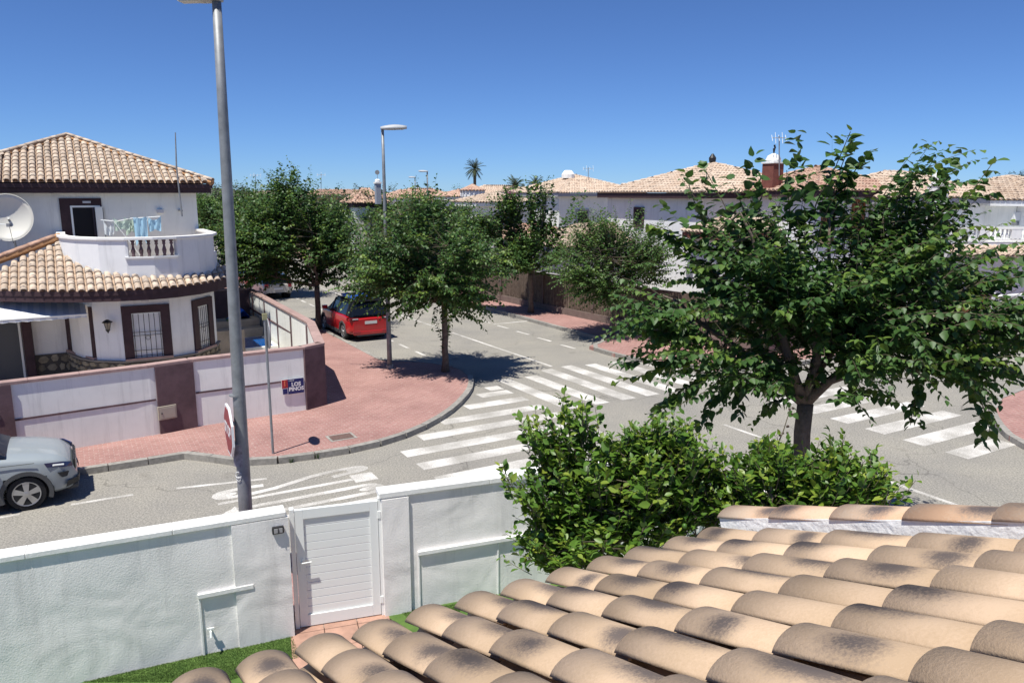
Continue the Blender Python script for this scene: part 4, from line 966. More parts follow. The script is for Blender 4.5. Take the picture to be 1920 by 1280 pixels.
# ------------------------------------------------------------------ foliage engine
LT6 = (np.array([(0, 0, 0), (-.33, .16, .05), (-.41, .40, .08), (-.25, .74, .03), (0, 1.06, -.12), (.25, .74, .03), (.41, .40, .08), (.33, .16, .05), (0, .42, -.02)]),
       [(0, 8, 2, 1), (8, 4, 3, 2), (0, 7, 6, 8), (8, 6, 5, 4)])
LT4 = (np.array([(0, 0, 0), (-.40, .40, .07), (0, 1.0, -.1), (.40, .40, .07)]), [(0, 2, 1), (0, 3, 2)])
LTC = (np.array([(0, 0, 0), (-.26, .3, .06), (-.24, .62, .06), (0, 1.0, -.06), (.24, .62, .06), (.26, .3, .06), (0, .5, 0)]), [(0, 6, 2, 1), (6, 3, 2), (0, 5, 4, 6), (6, 4, 3)])
def leaves_mesh(name, Pn, D, N, Sz, tint, tmpl, m):
    tv, tf = tmpl; n = len(Pn); k = len(tv)
    D = D / np.linalg.norm(D, axis=1)[:, None]; X = np.cross(D, N); X /= np.linalg.norm(X, axis=1)[:, None] + 1e-9; N = np.cross(X, D)
    V = Pn[:, None, :] + Sz[:, None, None] * (tv[None, :, 0:1] * X[:, None, :] + tv[None, :, 1:2] * D[:, None, :] + tv[None, :, 2:3] * N[:, None, :])
    V = V.reshape(-1, 3); off = np.arange(n)[:, None] * k
    lt = np.array([len(f) for f in tf]); flat = np.array([i for f in tf for i in f])
    loops = (off + flat[None, :]).reshape(-1); tots = np.tile(lt, n); starts = np.concatenate([[0], np.cumsum(tots)[:-1]])
    me = bpy.data.meshes.new(name); me.vertices.add(len(V)); me.vertices.foreach_set('co', V.astype(np.float32).reshape(-1))
    me.loops.add(len(loops)); me.loops.foreach_set('vertex_index', loops.astype(np.int32)); me.polygons.add(len(tots))
    me.polygons.foreach_set('loop_start', starts.astype(np.int32))
    at = me.attributes.new('tint', 'FLOAT', 'POINT'); at.data.foreach_set('value', np.repeat(tint, k).astype(np.float32))
    me.update(calc_edges=True); me.materials.append(m); return me
def nrm(v): return v / (np.linalg.norm(v) + 1e-9)
class Foliage:
    def __init__(s, seed): s.r = np.random.RandomState(seed); s.P = []; s.D = []; s.N = []; s.S = []; s.T = []; s.tw = MB()
    def shoot(s, b, d, L, size, step, droop=.5, hang=.5, tw=.006, tint=0, side0=1, flat=.45):
        r = s.r; b = np.array(b, float); d = nrm(np.array(d, float)); n = max(3, int(L / step)); tt = np.clip(r.normal(.36, .2) + tint, 0, 1)
        i = np.arange(1, n + 1)[:, None]; f = (i / n)
        D = d[None] + np.cumsum(r.normal(0, .045, (n, 3)), 0) + np.array([[0, 0, -droop * step * 1.25]]) * i; D /= np.linalg.norm(D, axis=1)[:, None]
        P_ = b[None] + np.cumsum(D * step, 0)
        hz = np.stack([D[:, 1], -D[:, 0], np.zeros(n)], 1) + r.normal(0, .12, (n, 3)); hz /= np.linalg.norm(hz, axis=1)[:, None]
        an = r.uniform(-.8, .8, n) + math.pi * (np.arange(n) % 2); vt = np.cross(hz, D)
        sv = hz * np.cos(an)[:, None] + vt * (np.sin(an) * .8)[:, None]
        ld = sv * .9 + D * .5 + np.array([[0, 0, -hang]]) + r.normal(0, .22, (n, 3)); ld /= np.linalg.norm(ld, axis=1)[:, None]
        nn = np.array([[0, 0, 1.0]]) + r.normal(0, .38, (n, 3)) + sv * .3; nn /= np.linalg.norm(nn, axis=1)[:, None]
        sz = size * (.62 + .5 * r.rand(n)) * (1 - flat * f[:, 0] ** 2)
        s.P.append(P_ + ld * size * .1); s.D.append(ld); s.N.append(nn); s.S.append(sz); s.T.append(np.clip(tt + r.normal(0, .13, n) + .22 * f[:, 0], 0, 1))
        st = max(1, n // 3); pp = [b] + [P_[k] for k in range(st - 1, n, st)]; s.tw.tube([Vector(q) for q in pp], [tw * (1 - .7 * k / len(pp)) for k in range(len(pp))], 3, False)
def sample_env(r, env, shell):
    ws = np.array([e[1][0] * e[1][1] * e[1][2] for e in env]); k = r.choice(len(env), p=ws / ws.sum()); c, rad = np.array(env[k][0]), np.array(env[k][1])
    q = nrm(r.normal(0, 1, 3)); rr = r.rand() ** (1 / shell); return c + q * rad * rr, q
def tree(name, label, base, fork, tr, env, nsh, slen, leaf, step, tmpl, m, seed, group='street trees', nobj=0, extra=(), droop=.5, up=.35, shell=5, hang=.5, nl=6, cat='tree', lean=(0, 0), bark=M_BARK, collar=0, axisbias=None, clump=14, sig=.17):
    F = Foliage(seed); r = F.r; base = np.array(base, float); root = thing(name, label, cat, Vector(base), group)
    fk = base + np.array([lean[0], lean[1], fork]); tk = MB()
    n = 6; pts = [base.copy() + (fk - base) * k / n + np.array([r.normal(0, .015), r.normal(0, .015), 0]) * (1 if k else 0) for k in range(n + 1)]
    tk.tube([Vector(p) for p in pts], [tr * (1.35 if k == 0 else 1.0 - .12 * k / n) for k in range(n + 1)], 12)
    nodes = [fk]; allc = np.mean([e[0] for e in env], axis=0)
    for k in range(nl):
        a = 2 * math.pi * k / nl + r.uniform(-.3, .3); tgt, q = sample_env(r, env, 1.5); e = env[k % len(env)]
        tgt = np.array(e[0]) + np.array([math.cos(a) * e[1][0] * .62, math.sin(a) * e[1][1] * .62, e[1][2] * r.uniform(-.1, .6)])
        mid = fk * .5 + tgt * .5 + np.array([math.cos(a), math.sin(a), 0]) * .15 + np.array([0, 0, -.1 + .15 * r.rand()])
        prev = None; P_ = []
        for i in range(9):
            t = i / 8; p = fk * (1 - t) ** 2 + mid * 2 * t * (1 - t) + tgt * t * t + r.normal(0, .03, 3) * (t > 0); P_.append(p); nodes.append(p)
        r0_ = tr * .62; tk.tube([Vector(p) for p in P_], [r0_ * (1 - .85 * i / 8) for i in range(9)], 7)
        for q_ in range(3):
            i = r.randint(3, 8); s0 = P_[i]; dirv = nrm(s0 - fk + r.normal(0, .6, 3)); ln = np.min(e[1]) * r.uniform(.3, .6); Q_ = [s0 + dirv * ln * j / 4 + np.array([0, 0, .1 * (j / 4) ** 2]) + r.normal(0, .02, 3) * (j > 0) for j in range(5)]
            nodes += Q_; tk.tube([Vector(p) for p in Q_], [r0_ * (1 - .85 * i / 8) * (1 - .8 * j / 4) + .004 for j in range(5)], 5)
    NN = np.array(nodes); zlo = min(e[0][2] - e[1][2] for e in env); zhi = max(e[0][2] + e[1][2] for e in env)
    CL = [sample_env(r, env, shell) for _ in range(max(8, nsh // clump))]; sg_ = sig * min(2.2, max(e[1][0] for e in env))
    for k in range(nsh):
        p, q = CL[r.randint(len(CL))]; j_ = np.clip(r.normal(0, 1, 3), -2, 2) * np.array([1, 1, .7]); p = p + j_ * sg_; q = nrm(q + .5 * j_)
        i = np.argmin(((NN - p) ** 2).sum(1) + .3 * np.maximum(0, NN[:, 2] - p[2])); c = NN[i]
        if k % 4 == 0: F.tw.tube([Vector(c), Vector((c + p) / 2 + r.normal(0, .06, 3)), Vector(p)], [.011, .007, .004], 4, False)
        hf = np.clip((p[2] - zlo) / (zhi - zlo), 0, 1); out = nrm((p - fk) * np.array([1, 1, .45]))
        d = out * .8 + q * .25 + np.array([0, 0, up * (.25 + 1.5 * hf)]) + r.normal(0, .22, 3)
        F.shoot(p - nrm(d) * slen * .35, d, slen * r.uniform(.6, 1.3), leaf * r.uniform(.85, 1.15), step, droop, hang)
    for (a, b, sz) in extra:
        a = np.array(a); b = np.array(b); L = np.linalg.norm(b - a)
        for z_ in range(2): F.shoot(a, b - a, L, (sz or leaf) * 1.12, step * .9, 0.0, .35, .012 if z_ == 0 else .002, flat=.25)
        i = np.argmin(((NN - a) ** 2).sum(1)); F.tw.tube([Vector(NN[i]), Vector(a)], [.02, .012], 5, False)
    tk.build('trunk', bark, root, smooth=True)
    Pn, D, N, Sz, T = map(np.concatenate, (F.P, F.D, F.N, F.S, F.T))
    keep = np.ones(len(Pn), bool)
    if nobj:
        dist = np.linalg.norm(Pn - np.array([0, 0, 6.0]), axis=1); f_ = Pn[:, 1] * math.cos(TH) - (Pn[:, 2] - 6) * math.sin(TH); x_ = 960 + FPX * Pn[:, 0] / f_; y_ = 640 - FPX * (Pn[:, 1] * math.sin(TH) + (Pn[:, 2] - 6) * math.cos(TH)) / f_
        ok = (x_ > 0) & (x_ < 1920) & (y_ > 0) & (y_ < 1200); dist = np.where(ok, dist, 1e3); idx = np.argsort(dist)[:nobj]; keep[idx] = False
    cr = bpy.data.objects.new('crown', leaves_mesh('crown', Pn[keep], D[keep], N[keep], Sz[keep], T[keep], tmpl, m)); link(cr, root); cr['kind'] = 'stuff'
    stuff(F.tw.build('twigs', M_TWIG, root))
    if nobj:
        uni = []
        for q_ in range(5): uni.append(leaves_mesh('leaf', np.zeros((1, 3)), np.array([[0, 1., 0]]), np.array([[0, 0, 1.]]), np.array([1.]), np.array([.15 + .17 * q_]), tmpl, m))
        for i in idx:
            d = nrm(D[i]); x = nrm(np.cross(d, N[i])); nn = np.cross(x, d); mi = int(np.clip((T[i] - .15) / .17 + .5, 0, 4))
            inst('leaf', uni[mi], frame_mat(Pn[i], x, d, nn, Sz[i]), cr)
    return root
def E_(c, rad): return (c, rad)

# main street tree at the right
tb = Vector((4.42, 11.2, KZ))
def onT(x, y, Y=None): p = Q(x, y, Y or tb.y); return (p.x, p.y, p.z)
YB = tb.y
env = [E_(onT(1500, 625), (2.2, 2.0, .75)), E_(onT(1610, 530), (2.2, 2.0, .95)), E_(onT(1270, 590), (.85, 1.2, .55)), E_(onT(1480, 480), (.9, 1.2, .7)), E_(onT(1690, 440), (.85, 1.0, .75)),
       E_(onT(1770, 600), (1.2, 1.5, 1.0)), E_(onT(1385, 400), (.26, .4, .75)), E_(onT(1530, 410), (.34, .45, .7)), E_(onT(1290, 690), (.75, .9, .16)), E_(onT(1790, 715), (.9, 1.0, .25)), E_(onT(1625, 420), (.22, .3, .5)), E_(onT(1780, 480), (.5, .6, .6)),
       E_(onT(1400, 550), (.6, .9, .5)), E_(onT(1510, 715), (1.1, 1.1, .14))]
env = [(c_, tuple(x * .87 for x in r_)) for c_, r_ in env]
ex = [(onT(1510, 440), onT(1522, 228), .2), (onT(1560, 440), onT(1572, 246), .2), (onT(1572, 380), onT(1632, 277), .19), (onT(1400, 500), onT(1378, 286), .2), (onT(1420, 480), onT(1400, 320), .18), (onT(1730, 500), onT(1776, 262), .2),
      (onT(1480, 430), onT(1485, 305), .18), (onT(1330, 450), onT(1302, 315), .18), (onT(1360, 480), onT(1235, 372), .18), (onT(1330, 470), onT(1215, 420), .17), (onT(1700, 430), onT(1692, 330), .17), (onT(1350, 520), onT(1230, 440), .16),
      (onT(1290, 610), onT(1160, 560), .17), (onT(1300, 670), onT(1150, 705), .18), (onT(1330, 700), onT(1205, 765), .18), (onT(1380, 700), onT(1290, 790), .18), (onT(1820, 640), onT(1925, 700), .18), (onT(1810, 700), onT(1885, 825), .19), (onT(1780, 560), onT(1925, 500), .18), (onT(1720, 700), onT(1730, 800), .17), (onT(1400, 690), onT(1375, 780), .17), (onT(1455, 690), onT(1440, 770), .17), (onT(1600, 680), onT(1600, 745), .17)]
tree('street_tree', 'large broad mulberry tree filling the right of the view, with tall upright shoots', tb, 2.75, .135, env, 1120, 1.0, .15, .052, LT6, M_LEAF, 11, nobj=290, extra=ex, droop=.55, up=.55, nl=8, hang=.6, shell=2.6, clump=9, sig=.11)
# tree on the corner beside the lamp
t2 = P(835, 696, KZ)
def o2(x, y): p = Q(x, y, t2.y); return (p.x, p.y, p.z)
env = [E_(o2(800, 490), (2.0, 2.0, 1.3)), E_(o2(735, 520), (1.0, 1.2, .7)), E_(o2(870, 500), (.9, 1.2, 1.0)), E_(o2(770, 400), (.7, .8, .5)), E_(o2(715, 545), (.6, .8, .3)), E_(o2(830, 560), (1.5, 1.5, .35))]
ex = [(o2(870, 440), o2(882, 372), .15), (o2(780, 420), o2(770, 345), .14), (o2(700, 440), o2(690, 385), .14), (o2(830, 430), o2(822, 370), .14), (o2(833, 660), o2(826, 590), .13), (o2(838, 650), o2(842, 600), .13), (o2(720, 550), o2(650, 545), .15), (o2(920, 560), o2(985, 500), .15)]
tree('street_tree', 'bushy mulberry tree on the red pavement corner beside the street lamp', t2, 2.35, .11, env, 1350, 1.1, .175, .065, LT4, M_LEAF, 22, extra=ex, droop=.5, up=.5, hang=.6, clump=8, sig=.11, nl=7, shell=3.5)
# tree beside the red car
t1 = P(598, 616, KZ)
def o1(x, y): p = Q(x, y, t1.y); return (p.x, p.y, p.z)
env = [E_(o1(560, 455), (2.4, 2.3, 1.55)), E_(o1(540, 400), (1.5, 1.6, 1.0)), E_(o1(480, 470), (1.1, 1.3, 1.2)), E_(o1(620, 470), (1.2, 1.3, 1.2)), E_(o1(545, 365), (.45, .5, .7)), E_(o1(460, 500), (.7, 1, .6))]
ex = [(o1(545, 380), o1(541, 309), .17), (o1(520, 400), o1(512, 335), .16), (o1(580, 400), o1(578, 335), .16), (o1(475, 400), o1(470, 330), .15), (o1(635, 410), o1(640, 340), .16), (o1(500, 380), o1(505, 340), .15)]
tree('street_tree', 'dense dark mulberry tree left of the red car', t1, 1.9, .13, env, 1650, 1.25, .21, .075, LT4, M_LEAF, 33, extra=ex, droop=.35, up=.6, clump=8, sig=.11, nl=7, shell=3.5)
# tree with upright shoots by the brush fence
t3 = P(995, 586, KZ)
def o3(x, y): p = Q(x, y, t3.y); return (p.x, p.y, p.z)
env = [E_(o3(990, 480), (1.6, 1.4, .9)), E_(o3(965, 420), (.35, .4, 1.3)), E_(o3(1015, 400), (.5, .5, 1.5)), E_(o3(955, 400), (.25, .3, 1.2)), E_(o3(1025, 370), (.35, .35, .8)), E_(o3(900, 430), (.8, .9, .6))]
ex = []
for xa, ya, xb, yb in ((1035, 490, 1078, 345), (1030, 470, 1068, 372), (965, 450, 962, 335), (955, 450, 950, 352), (975, 450, 973, 360), (1010, 450, 1005, 328), (1020, 440, 1022, 338), (1000, 450, 992, 352), (940, 470, 905, 372), (935, 460, 925, 380), (985, 480, 985, 420), (1030, 440, 1036, 365)): ex.append((o3(xa, ya), o3(xb, yb), .27))
tree('street_tree', 'mulberry tree with clubbed upright shoots in front of the brown brush fence', t3, 2.0, .13, env, 950, 1.0, .22, .08, LT4, M_LEAF, 44, extra=ex, droop=.1, up=.9, nl=5, shell=3)
# sparse tree
t4 = P(1150, 630, KZ)
def o4(x, y): p = Q(x, y, t4.y); return (p.x, p.y, p.z)
env = [E_(o4(1150, 490), (2.0, 1.7, 1.1)), E_(o4(1130, 440), (1.0, 1.0, .8)), E_(o4(1210, 480), (.9, .9, .9)), E_(o4(1160, 540), (1.9, 1.6, .4))]
ex = [(o4(1120, 450), o4(1112, 395), .14), (o4(1170, 450), o4(1195, 395), .13), (o4(1215, 460), o4(1245, 410), .12), (o4(1090, 460), o4(1080, 420), .14)]
tree('street_tree', 'lighter sparse young tree at the right pavement in front of the brush fence', t4, 1.9, .07, env, 1400, 1.0, .155, .07, LT4, M_LEAFL, 55, extra=ex, droop=.3, up=.6, nl=6, shell=2.4)
# more trees of the two rows
for u, v, sd_, s_, lb_ in ((9.6, 46, 66, 1.0, 'mulberry tree behind the dense tree by the red car, second of its row'), (9.6, 58, 67, 1.05, 'far mulberry tree seen just right of the house corner'), (9.4, 72, 68, 1.2, 'farthest mulberry tree of the left row, beyond the house corner'),
                           (20.1, 44.5, 69, .9, 'mulberry tree behind the corner lamp on the far pavement'), (20.2, 57, 70, .9, 'far mulberry tree of the right row beyond the brush fence')):
    b = G(u, v, KZ); c = lambda dx, dy, z: (b.x + dx, b.y + dy, z)
    env = [E_(c(0, 0, 3.9), (2.3 * s_, 2.3 * s_, 1.5)), E_(c(-.6, 0, 4.7), (1.3 * s_, 1.3, .9 * s_)), E_(c(.8, .2, 4.4), (1.3, 1.2, .9))]
    ex = [(c(dx, 0, 4.6), c(dx * 1.2, 0, 5.9 + .4 * s_ * ((i * 37) % 5) / 4), .2) for i, dx in enumerate((-1.5, -.7, .2, 1.1))]
    tree('street_tree', lb_, b, 1.9, .12, env, 700, 1.3, .27, .10, LT4, M_LEAF if sd_ != 67 else M_LEAFL, sd_, extra=ex, droop=.5, up=.35, nl=5, shell=3.5)
b = Vector((14.15, 15.6, KZ)); c = lambda dx, dy, z: (b.x + dx, b.y + dy, z)
tree('street_tree', 'mulberry branches reaching in at the right edge from a tree on the near corner', b, 2.1, .13, [E_(c(.5, 0, 4.0), (2.1, 2.1, 1.1)), E_(c(-.9, .3, 3.4), (.9, 1.2, .4))], 420, .9, .16, .09, LT6, M_LEAF, 77, droop=.7, nl=6, hang=.7, shell=3.5)

# citrus trees in the own garden
def citrus(label, b, env, ns, seed, nobj, grp='citrus trees'):
    t = tree('citrus_tree', label, b, .9, .06, env, ns, .36, .15, .042, LTC, M_CITRUS, seed, grp, nobj=nobj, droop=.2, up=.9, shell=3.2, hang=.05, nl=6, cat='citrus tree')
    rr = np.random.RandomState(seed + 5)
    for k in range(26):
        p, q = sample_env(rr, env, 8)
        if p[2] < 1: continue
        MB().lathe([(.004, -.03), (.022, -.022), (.03, 0), (.022, .022), (.004, .03)], Vector(p), 8).build('fruit', M_FRUIT, t, smooth=True)
    return t
YC = 8.4
def oc(x, y, Y=YC): p = Q(x, y, Y); return (p.x, p.y, p.z)
cb_ = oc(1130, 1000); cbase = Vector((cb_[0], cb_[1], 0))
env = [E_(oc(1130, 960), (.8, .8, .66)), E_(oc(1130, 870), (.62, .6, .42)), E_(oc(1035, 930), (.3, .5, .32)), E_(oc(1060, 1030), (.38, .5, .3)), E_(oc(1250, 930, 8.2), (.5, .6, .58)), E_(oc(1330, 960, 8.2), (.35, .45, .36)), E_(oc(1095, 805), (.2, .25, .18)), E_(oc(1180, 835), (.2, .25, .14)), E_(oc(1240, 850), (.3, .35, .22)), E_(oc(1030, 850), (.22, .25, .22)), E_(oc(985, 900), (.1, .2, .1))]
citrus('large glossy green citrus tree with small green fruit in front of the white garden wall', cbase, env, 1500, 88, 290)
cb2 = Vector((oc(1500, 900, 8.0)[0], 8.0, 0))
env = [E_(oc(1450, 965, 8.0), (.68, .6, .45)), E_(oc(1530, 920, 8.0), (.62, .6, .36)), E_(oc(1590, 945, 8.0), (.24, .4, .18)), E_(oc(1530, 885, 8.0), (.24, .3, .14)), E_(oc(1430, 885, 8.0), (.16, .3, .14))]
citrus('lower yellowish green citrus tree behind the verge of the porch roof', cb2, env, 900, 99, 290)
# dead creeper stem
cs = [oc(1435, 900, 8.3), oc(1450, 850, 8.4), oc(1468, 810, 8.5), oc(1482, 765, 8.6)]
dst = thing('dry_stem', 'dry stem with curled brown leaves rising out of the lower citrus tree', 'dead branch', Vector(cs[0])); MB().tube([Vector(p) for p in cs], [.01, .009, .007, .004], 5).build('stem', M_TWIG, dst)
rr = random.Random(5); dm = MB()
for k in range(26):
    t = rr.random() * 2.99; i = int(t); p = Vector(cs[i]).lerp(Vector(cs[i + 1]), t - i) + Vector((rr.uniform(-.04, .04), rr.uniform(-.03, .03), rr.uniform(-.02, .02))); dm.lathe([(.004, -.015), (.018, 0), (.006, .014)], p, 5, Vector((rr.uniform(-1, 1), rr.uniform(-1, 1), .5)).normalized())
dm.build('dry_leaves', mat('dry_leaf', (.07, .045, .035), .9), dst)
# potted plant leaves
F = Foliage(9)
for k in range(26): a = rnd(0, 6.28); F.shoot((pb_.x, pb_.y, pb_.z + .2), (math.cos(a), math.sin(a), 1.2), .35, .09, .06)
Pn, D, N, Sz, T = map(np.concatenate, (F.P, F.D, F.N, F.S, F.T)); link(bpy.data.objects.new('foliage', leaves_mesh('foliage', Pn, D, N, Sz, T, LT4, M_LEAFL)), po)

# ------------------------------------------------------------------ brush fence along the right pavement
bf0, bf1 = (21.3, 26.0), (20.7, 36.5)
bfc = thing('brush_fence', 'tall brown brushwood screen on the wall along the right pavement', 'fence', G(21.2, 27, KZ))
fp = [(22.3, 19.6), (21.5, 25), (21.15, 30), (20.9, 34), (20.6, 41)]
MB().strip(uvpath(fp), .12, KZ, 2.0, 0).build('backing', M_REEDBACK, bfc); MB().strip(uvpath(fp), .3, KZ, .45, 0).build('base', mat('fence_base', (.2, .15, .13), .9, .3, 4), bfc)
rm = MB(); rr = random.Random(8); W3 = [G(*p) for p in fp]
for a, b in zip(W3, W3[1:]):
    L_ = (b - a).length; d = (b - a).normalized(); n = Vector((-d.y, d.x, 0))
    # face towards the street is -n or n: put reeds on both
    for k in range(int(L_ / .028)):
        for sd_ in (1, -1):
            p = a + d * (k * .028 + rr.uniform(-.012, .012)) + n * sd_ * (.065 + rr.uniform(0, .05)); z0_ = KZ + rr.uniform(0, .5); z1_ = 1.75 + rr.uniform(-.1, .38)
            lx = d * rr.uniform(-.09, .09); w_ = d * rr.uniform(.006, .018); rm.add([p - w_ + UP * z0_, p + w_ + UP * z0_, p + w_ * .3 + lx + UP * z1_], [(0, 1, 2)])
stuff(rm.build('brushwood', M_REED, bfc))
for v_ in (25.0, 29, 33, 37):
    x_ = 21.5 - (v_ - 25) * .06; MB().box(G(x_ - .1, v_, 1.1), .16, .16, 2.0, E1, E2).build('post', mat('fence_post', (.12, .085, .075), .9), bfc)

# ------------------------------------------------------------------ far houses
def hip_house(label, cx, cy, a, b, ze, za, wall, fasc, tilem, ov=.5, ridge=0, windows=(), chimney=None, cat='house', name='house', zb=0):
    o = thing(name, label, cat, Vector((cx, cy, 0))); cc = Vector((cx, cy, 0))
    def Gc(du, dv, z): return cc + E1 * du + E2 * dv + UP * z
    MB().box(Gc(0, 0, (ze - .3) / 2), 2 * (a - ov), 2 * (b - ov), ze - .3, E1, E2).build('wall', wall, o)
    MB().box(Gc(0, 0, ze - .16), 2 * (a - .04), 2 * (b - .04), .28, E1, E2).build('fascia', fasc, o)
    c = [Gc(-a, -b, ze), Gc(a, -b, ze), Gc(a, b, ze), Gc(-a, b, ze)]
    if ridge > 0: t0, t1 = Gc(-ridge, 0, za), Gc(ridge, 0, za)
    elif ridge < 0: t0, t1 = Gc(0, ridge, za), Gc(0, -ridge, za)
    else: t0 = t1 = Gc(0, 0, za)
    if ridge >= 0: faces = [(c[0], c[1], [t1, t0]), (c[1], c[2], [t1]), (c[2], c[3], [t0, t1]), (c[3], c[0], [t0])]
    else: faces = [(c[0], c[1], [t0]), (c[1], c[2], [t1, t0]), (c[2], c[3], [t1]), (c[3], c[0], [t0, t1])]
    rf = MB(); tl = MB()
    for e0, e1, tops in faces:
        tops_ = [t for i, t in enumerate(tops) if i == 0 or (t - tops[0]).length > .01]
        rf.add([e0, e1] + tops_, [tuple(range(2 + len(tops_)))])
        for q_ in tile_positions(e0, e1, tops_, .27, .42): tile_geo(tl, *q_, r=.12, L=.48)
    for i, cn in enumerate(c):
        t = t0 if (i in (0, 3) if ridge >= 0 else i in (0, 1)) else t1; ridge_geo(tl, cn, t)
    if ridge: ridge_geo(tl, t0, t1)
    ro = rf.build('roof', M_PAN, o); stuff(tl.build('roof_tiles', tilem, ro))
    for (face, s, z, w_, h_, kind) in windows:       # face 'u' = looks along -u, 'v' = looks along -v
        if face == 'u': org = Gc(-(a - ov) - .03, s, z); d = -E2; n = -E1
        else: org = Gc(s, -(b - ov) - .03, z); d = E1; n = -E2
        fm = {'m': M_MAROON, 'w': M_WHITEP, 'b': M_WOOD, 'g': mat('grey_trim', (.35, .35, .38), .8)}[kind[0]]
        wn = MB(); t_ = .16
        wn.box(org + d * (-w_ / 2 + t_ / 2), t_, .1, h_, d, -n); wn.box(org + d * (w_ / 2 - t_ / 2), t_, .1, h_, d, -n); wn.box(org + UP * (h_ / 2 - t_ / 2), w_ - 2 * t_, .1, t_, d, -n); wn.box(org - UP * (h_ / 2 - t_ / 2), w_ - 2 * t_, .1, t_, d, -n)
        wo_ = wn.build('window', fm, o); MB().box(org, w_ - 2 * t_, .03, h_ - 2 * t_, d, -n).build('pane', M_WOOD if 's' in kind else M_GLASS, wo_)
        for k in range(4): MB().box(org + n * .04 + d * ((k - 1.5) * (w_ - 2 * t_) / 4.2), .025, .02, h_ - 2 * t_, d, -n).build('grille_bar', M_DARK, wo_)
    return o
def X(px, Y): return Q(px, 362, Y).x
GREY = mat('grey_fascia', (.34, .34, .37), .85)
# house with maroon eaves, right of centre
hB = hip_house('white house with dark maroon eaves and brown framed windows behind the trees', X(1335, 47), 47, 5.2, 4.6, 6.02, 7.72, M_WHITE, M_MAROON, M_TILEF, windows=(('v', -2.6, 4.75, .75, 1.15, 'm'), ('v', -.2, 4.4, 1.3, 1.9, 'ms'), ('v', 2.6, 4.4, 1.1, 1.5, 'm'), ('u', 1, 4.6, .9, 1.2, 'm')))
hip_house('low house with sand tiled roof behind the brush fence', X(1120, 47), 47, 4.2, 2.2, 3.0, 4.1, M_WHITE, GREY, M_TILEF, ridge=1.5)
hip_house('low garage with tiled roof behind the far end of the brush fence', X(1000, 52), 52, 2.6, 2.2, 3.0, 3.9, M_WHITE, GREY, M_TILER, ridge=.8)
# iron bracket at its corner, finial on the ridge
ft = Q(1336, 296, 47); fb = thing('roof_finial', 'dark clay finial on the peak of the maroon eaved house', 'finial', Vector((ft.x, ft.y, 7.7)))
MB().lathe([(.12, 0), (.2, .15), (.22, .35), (.12, .5), (.05, .6)], Vector((ft.x, 47, 7.7)), 10).build('body', M_DARK, fb)
lp = hip_house('low tiled lean-to in front of the maroon eaved house', X(1390, 41), 41, 2.6, 1.6, 4.0, 4.75, M_WHITE, M_BRICKR, M_TILEF, ridge=1.0)
hB2 = hip_house('white house wing with brown shutters and a red chimney behind the big tree', X(1530, 43), 43, 4.2, 3.4, 6.1, 7.35, M_WHITE, M_MAROON, M_TILER, windows=(('v', -2.6, 4.6, 1.0, 2.2, 'bs'), ('v', -.3, 4.6, 1.0, 2.2, 'bs'), ('v', 2, 4.6, 1.0, 2.2, 'bs')))
ch = Q(1448, 335, 41); cc = Vector((ch.x, 41, 6.3))
cho = thing('chimney', 'red brown chimney with white domed cap and weather vane', 'chimney', cc)
MB().box(cc + UP * .55, .75, .75, 1.3, E1, E2).build('stack', M_BRICKR, cho)
MB().box(cc + UP * 1.24, .85, .85, .08, E1, E2).build('ledge', M_COPEW, cho); MB().lathe([(.38, .0), (.4, .1), (.3, .32), (.1, .42), (.02, .44)], cc + UP * 1.28, 12).build('dome', M_COPEW, cho)
MB().tube([cc + UP * 1.7, cc + UP * 1.95, cc + UP * 2.0 + Vector((.05, 0, 0)), cc + UP * 2.15], [.03, .07, .05, .05], 6).build('figure', M_DARK, cho)
def antenna(px, ytop, ybot, Y, label, n=5, w_=.6, grp=None):
    t = Q(px, ytop, Y); b = Q(px, ybot, Y); o = thing('tv_antenna', label, 'antenna', b, 'television antennas')
    MB().tube([b, t], .03, 5).build('mast', M_GALV, o)
    MB().tube([t - Vector((w_ / 2, 0, .1)), t + Vector((w_ / 2, 0, -.1))], .018, 4).build('boom', M_GALV, o)
    m = MB()
    for k in range(n):
        p = t + Vector(((k / (n - 1) - .5) * w_, 0, -.1)); m.tube([p - Vector((0, .1, .28 if k % 2 else .15)), p + Vector((0, .1, .28 if k % 2 else .15))], .014, 4)
    m.build('elements', M_METALW, o)
antenna(1461, 255, 330, 40.5, 'tall white comb antenna beside the red chimney', 5, .7)
antenna(1103, 314, 338, 72, 'small antenna on the grey eaved house roof', 4, .9); antenna(602, 326, 360, 80, 'distant antenna above the tree left of centre', 3, .8); antenna(479, 327, 352, 90, 'spread distant antenna at the left tree line', 4, 1.2)
hip_house('pale house with grey eaves and a hip roof behind the upright shooted tree', X(1078, 74), 74, 5.0, 4.6, 6.0, 7.62, M_LILAC, GREY, M_TILEF, windows=(('v', 2.6, 4.3, 1.3, 1.3, 'g'), ('v', -2, 3.9, 1.4, 1.4, 'g')))
cw_ = Q(1061, 334, 76); wc = tag(MB().lathe([(.62, 0), (.62, .35), (.45, .6), (.3, .72)], Vector((cw_.x, 73, 7.35)), 10).build('chimney', M_COPEW), 'stubby white chimney on the peak of the grey eaved house', 'chimney')
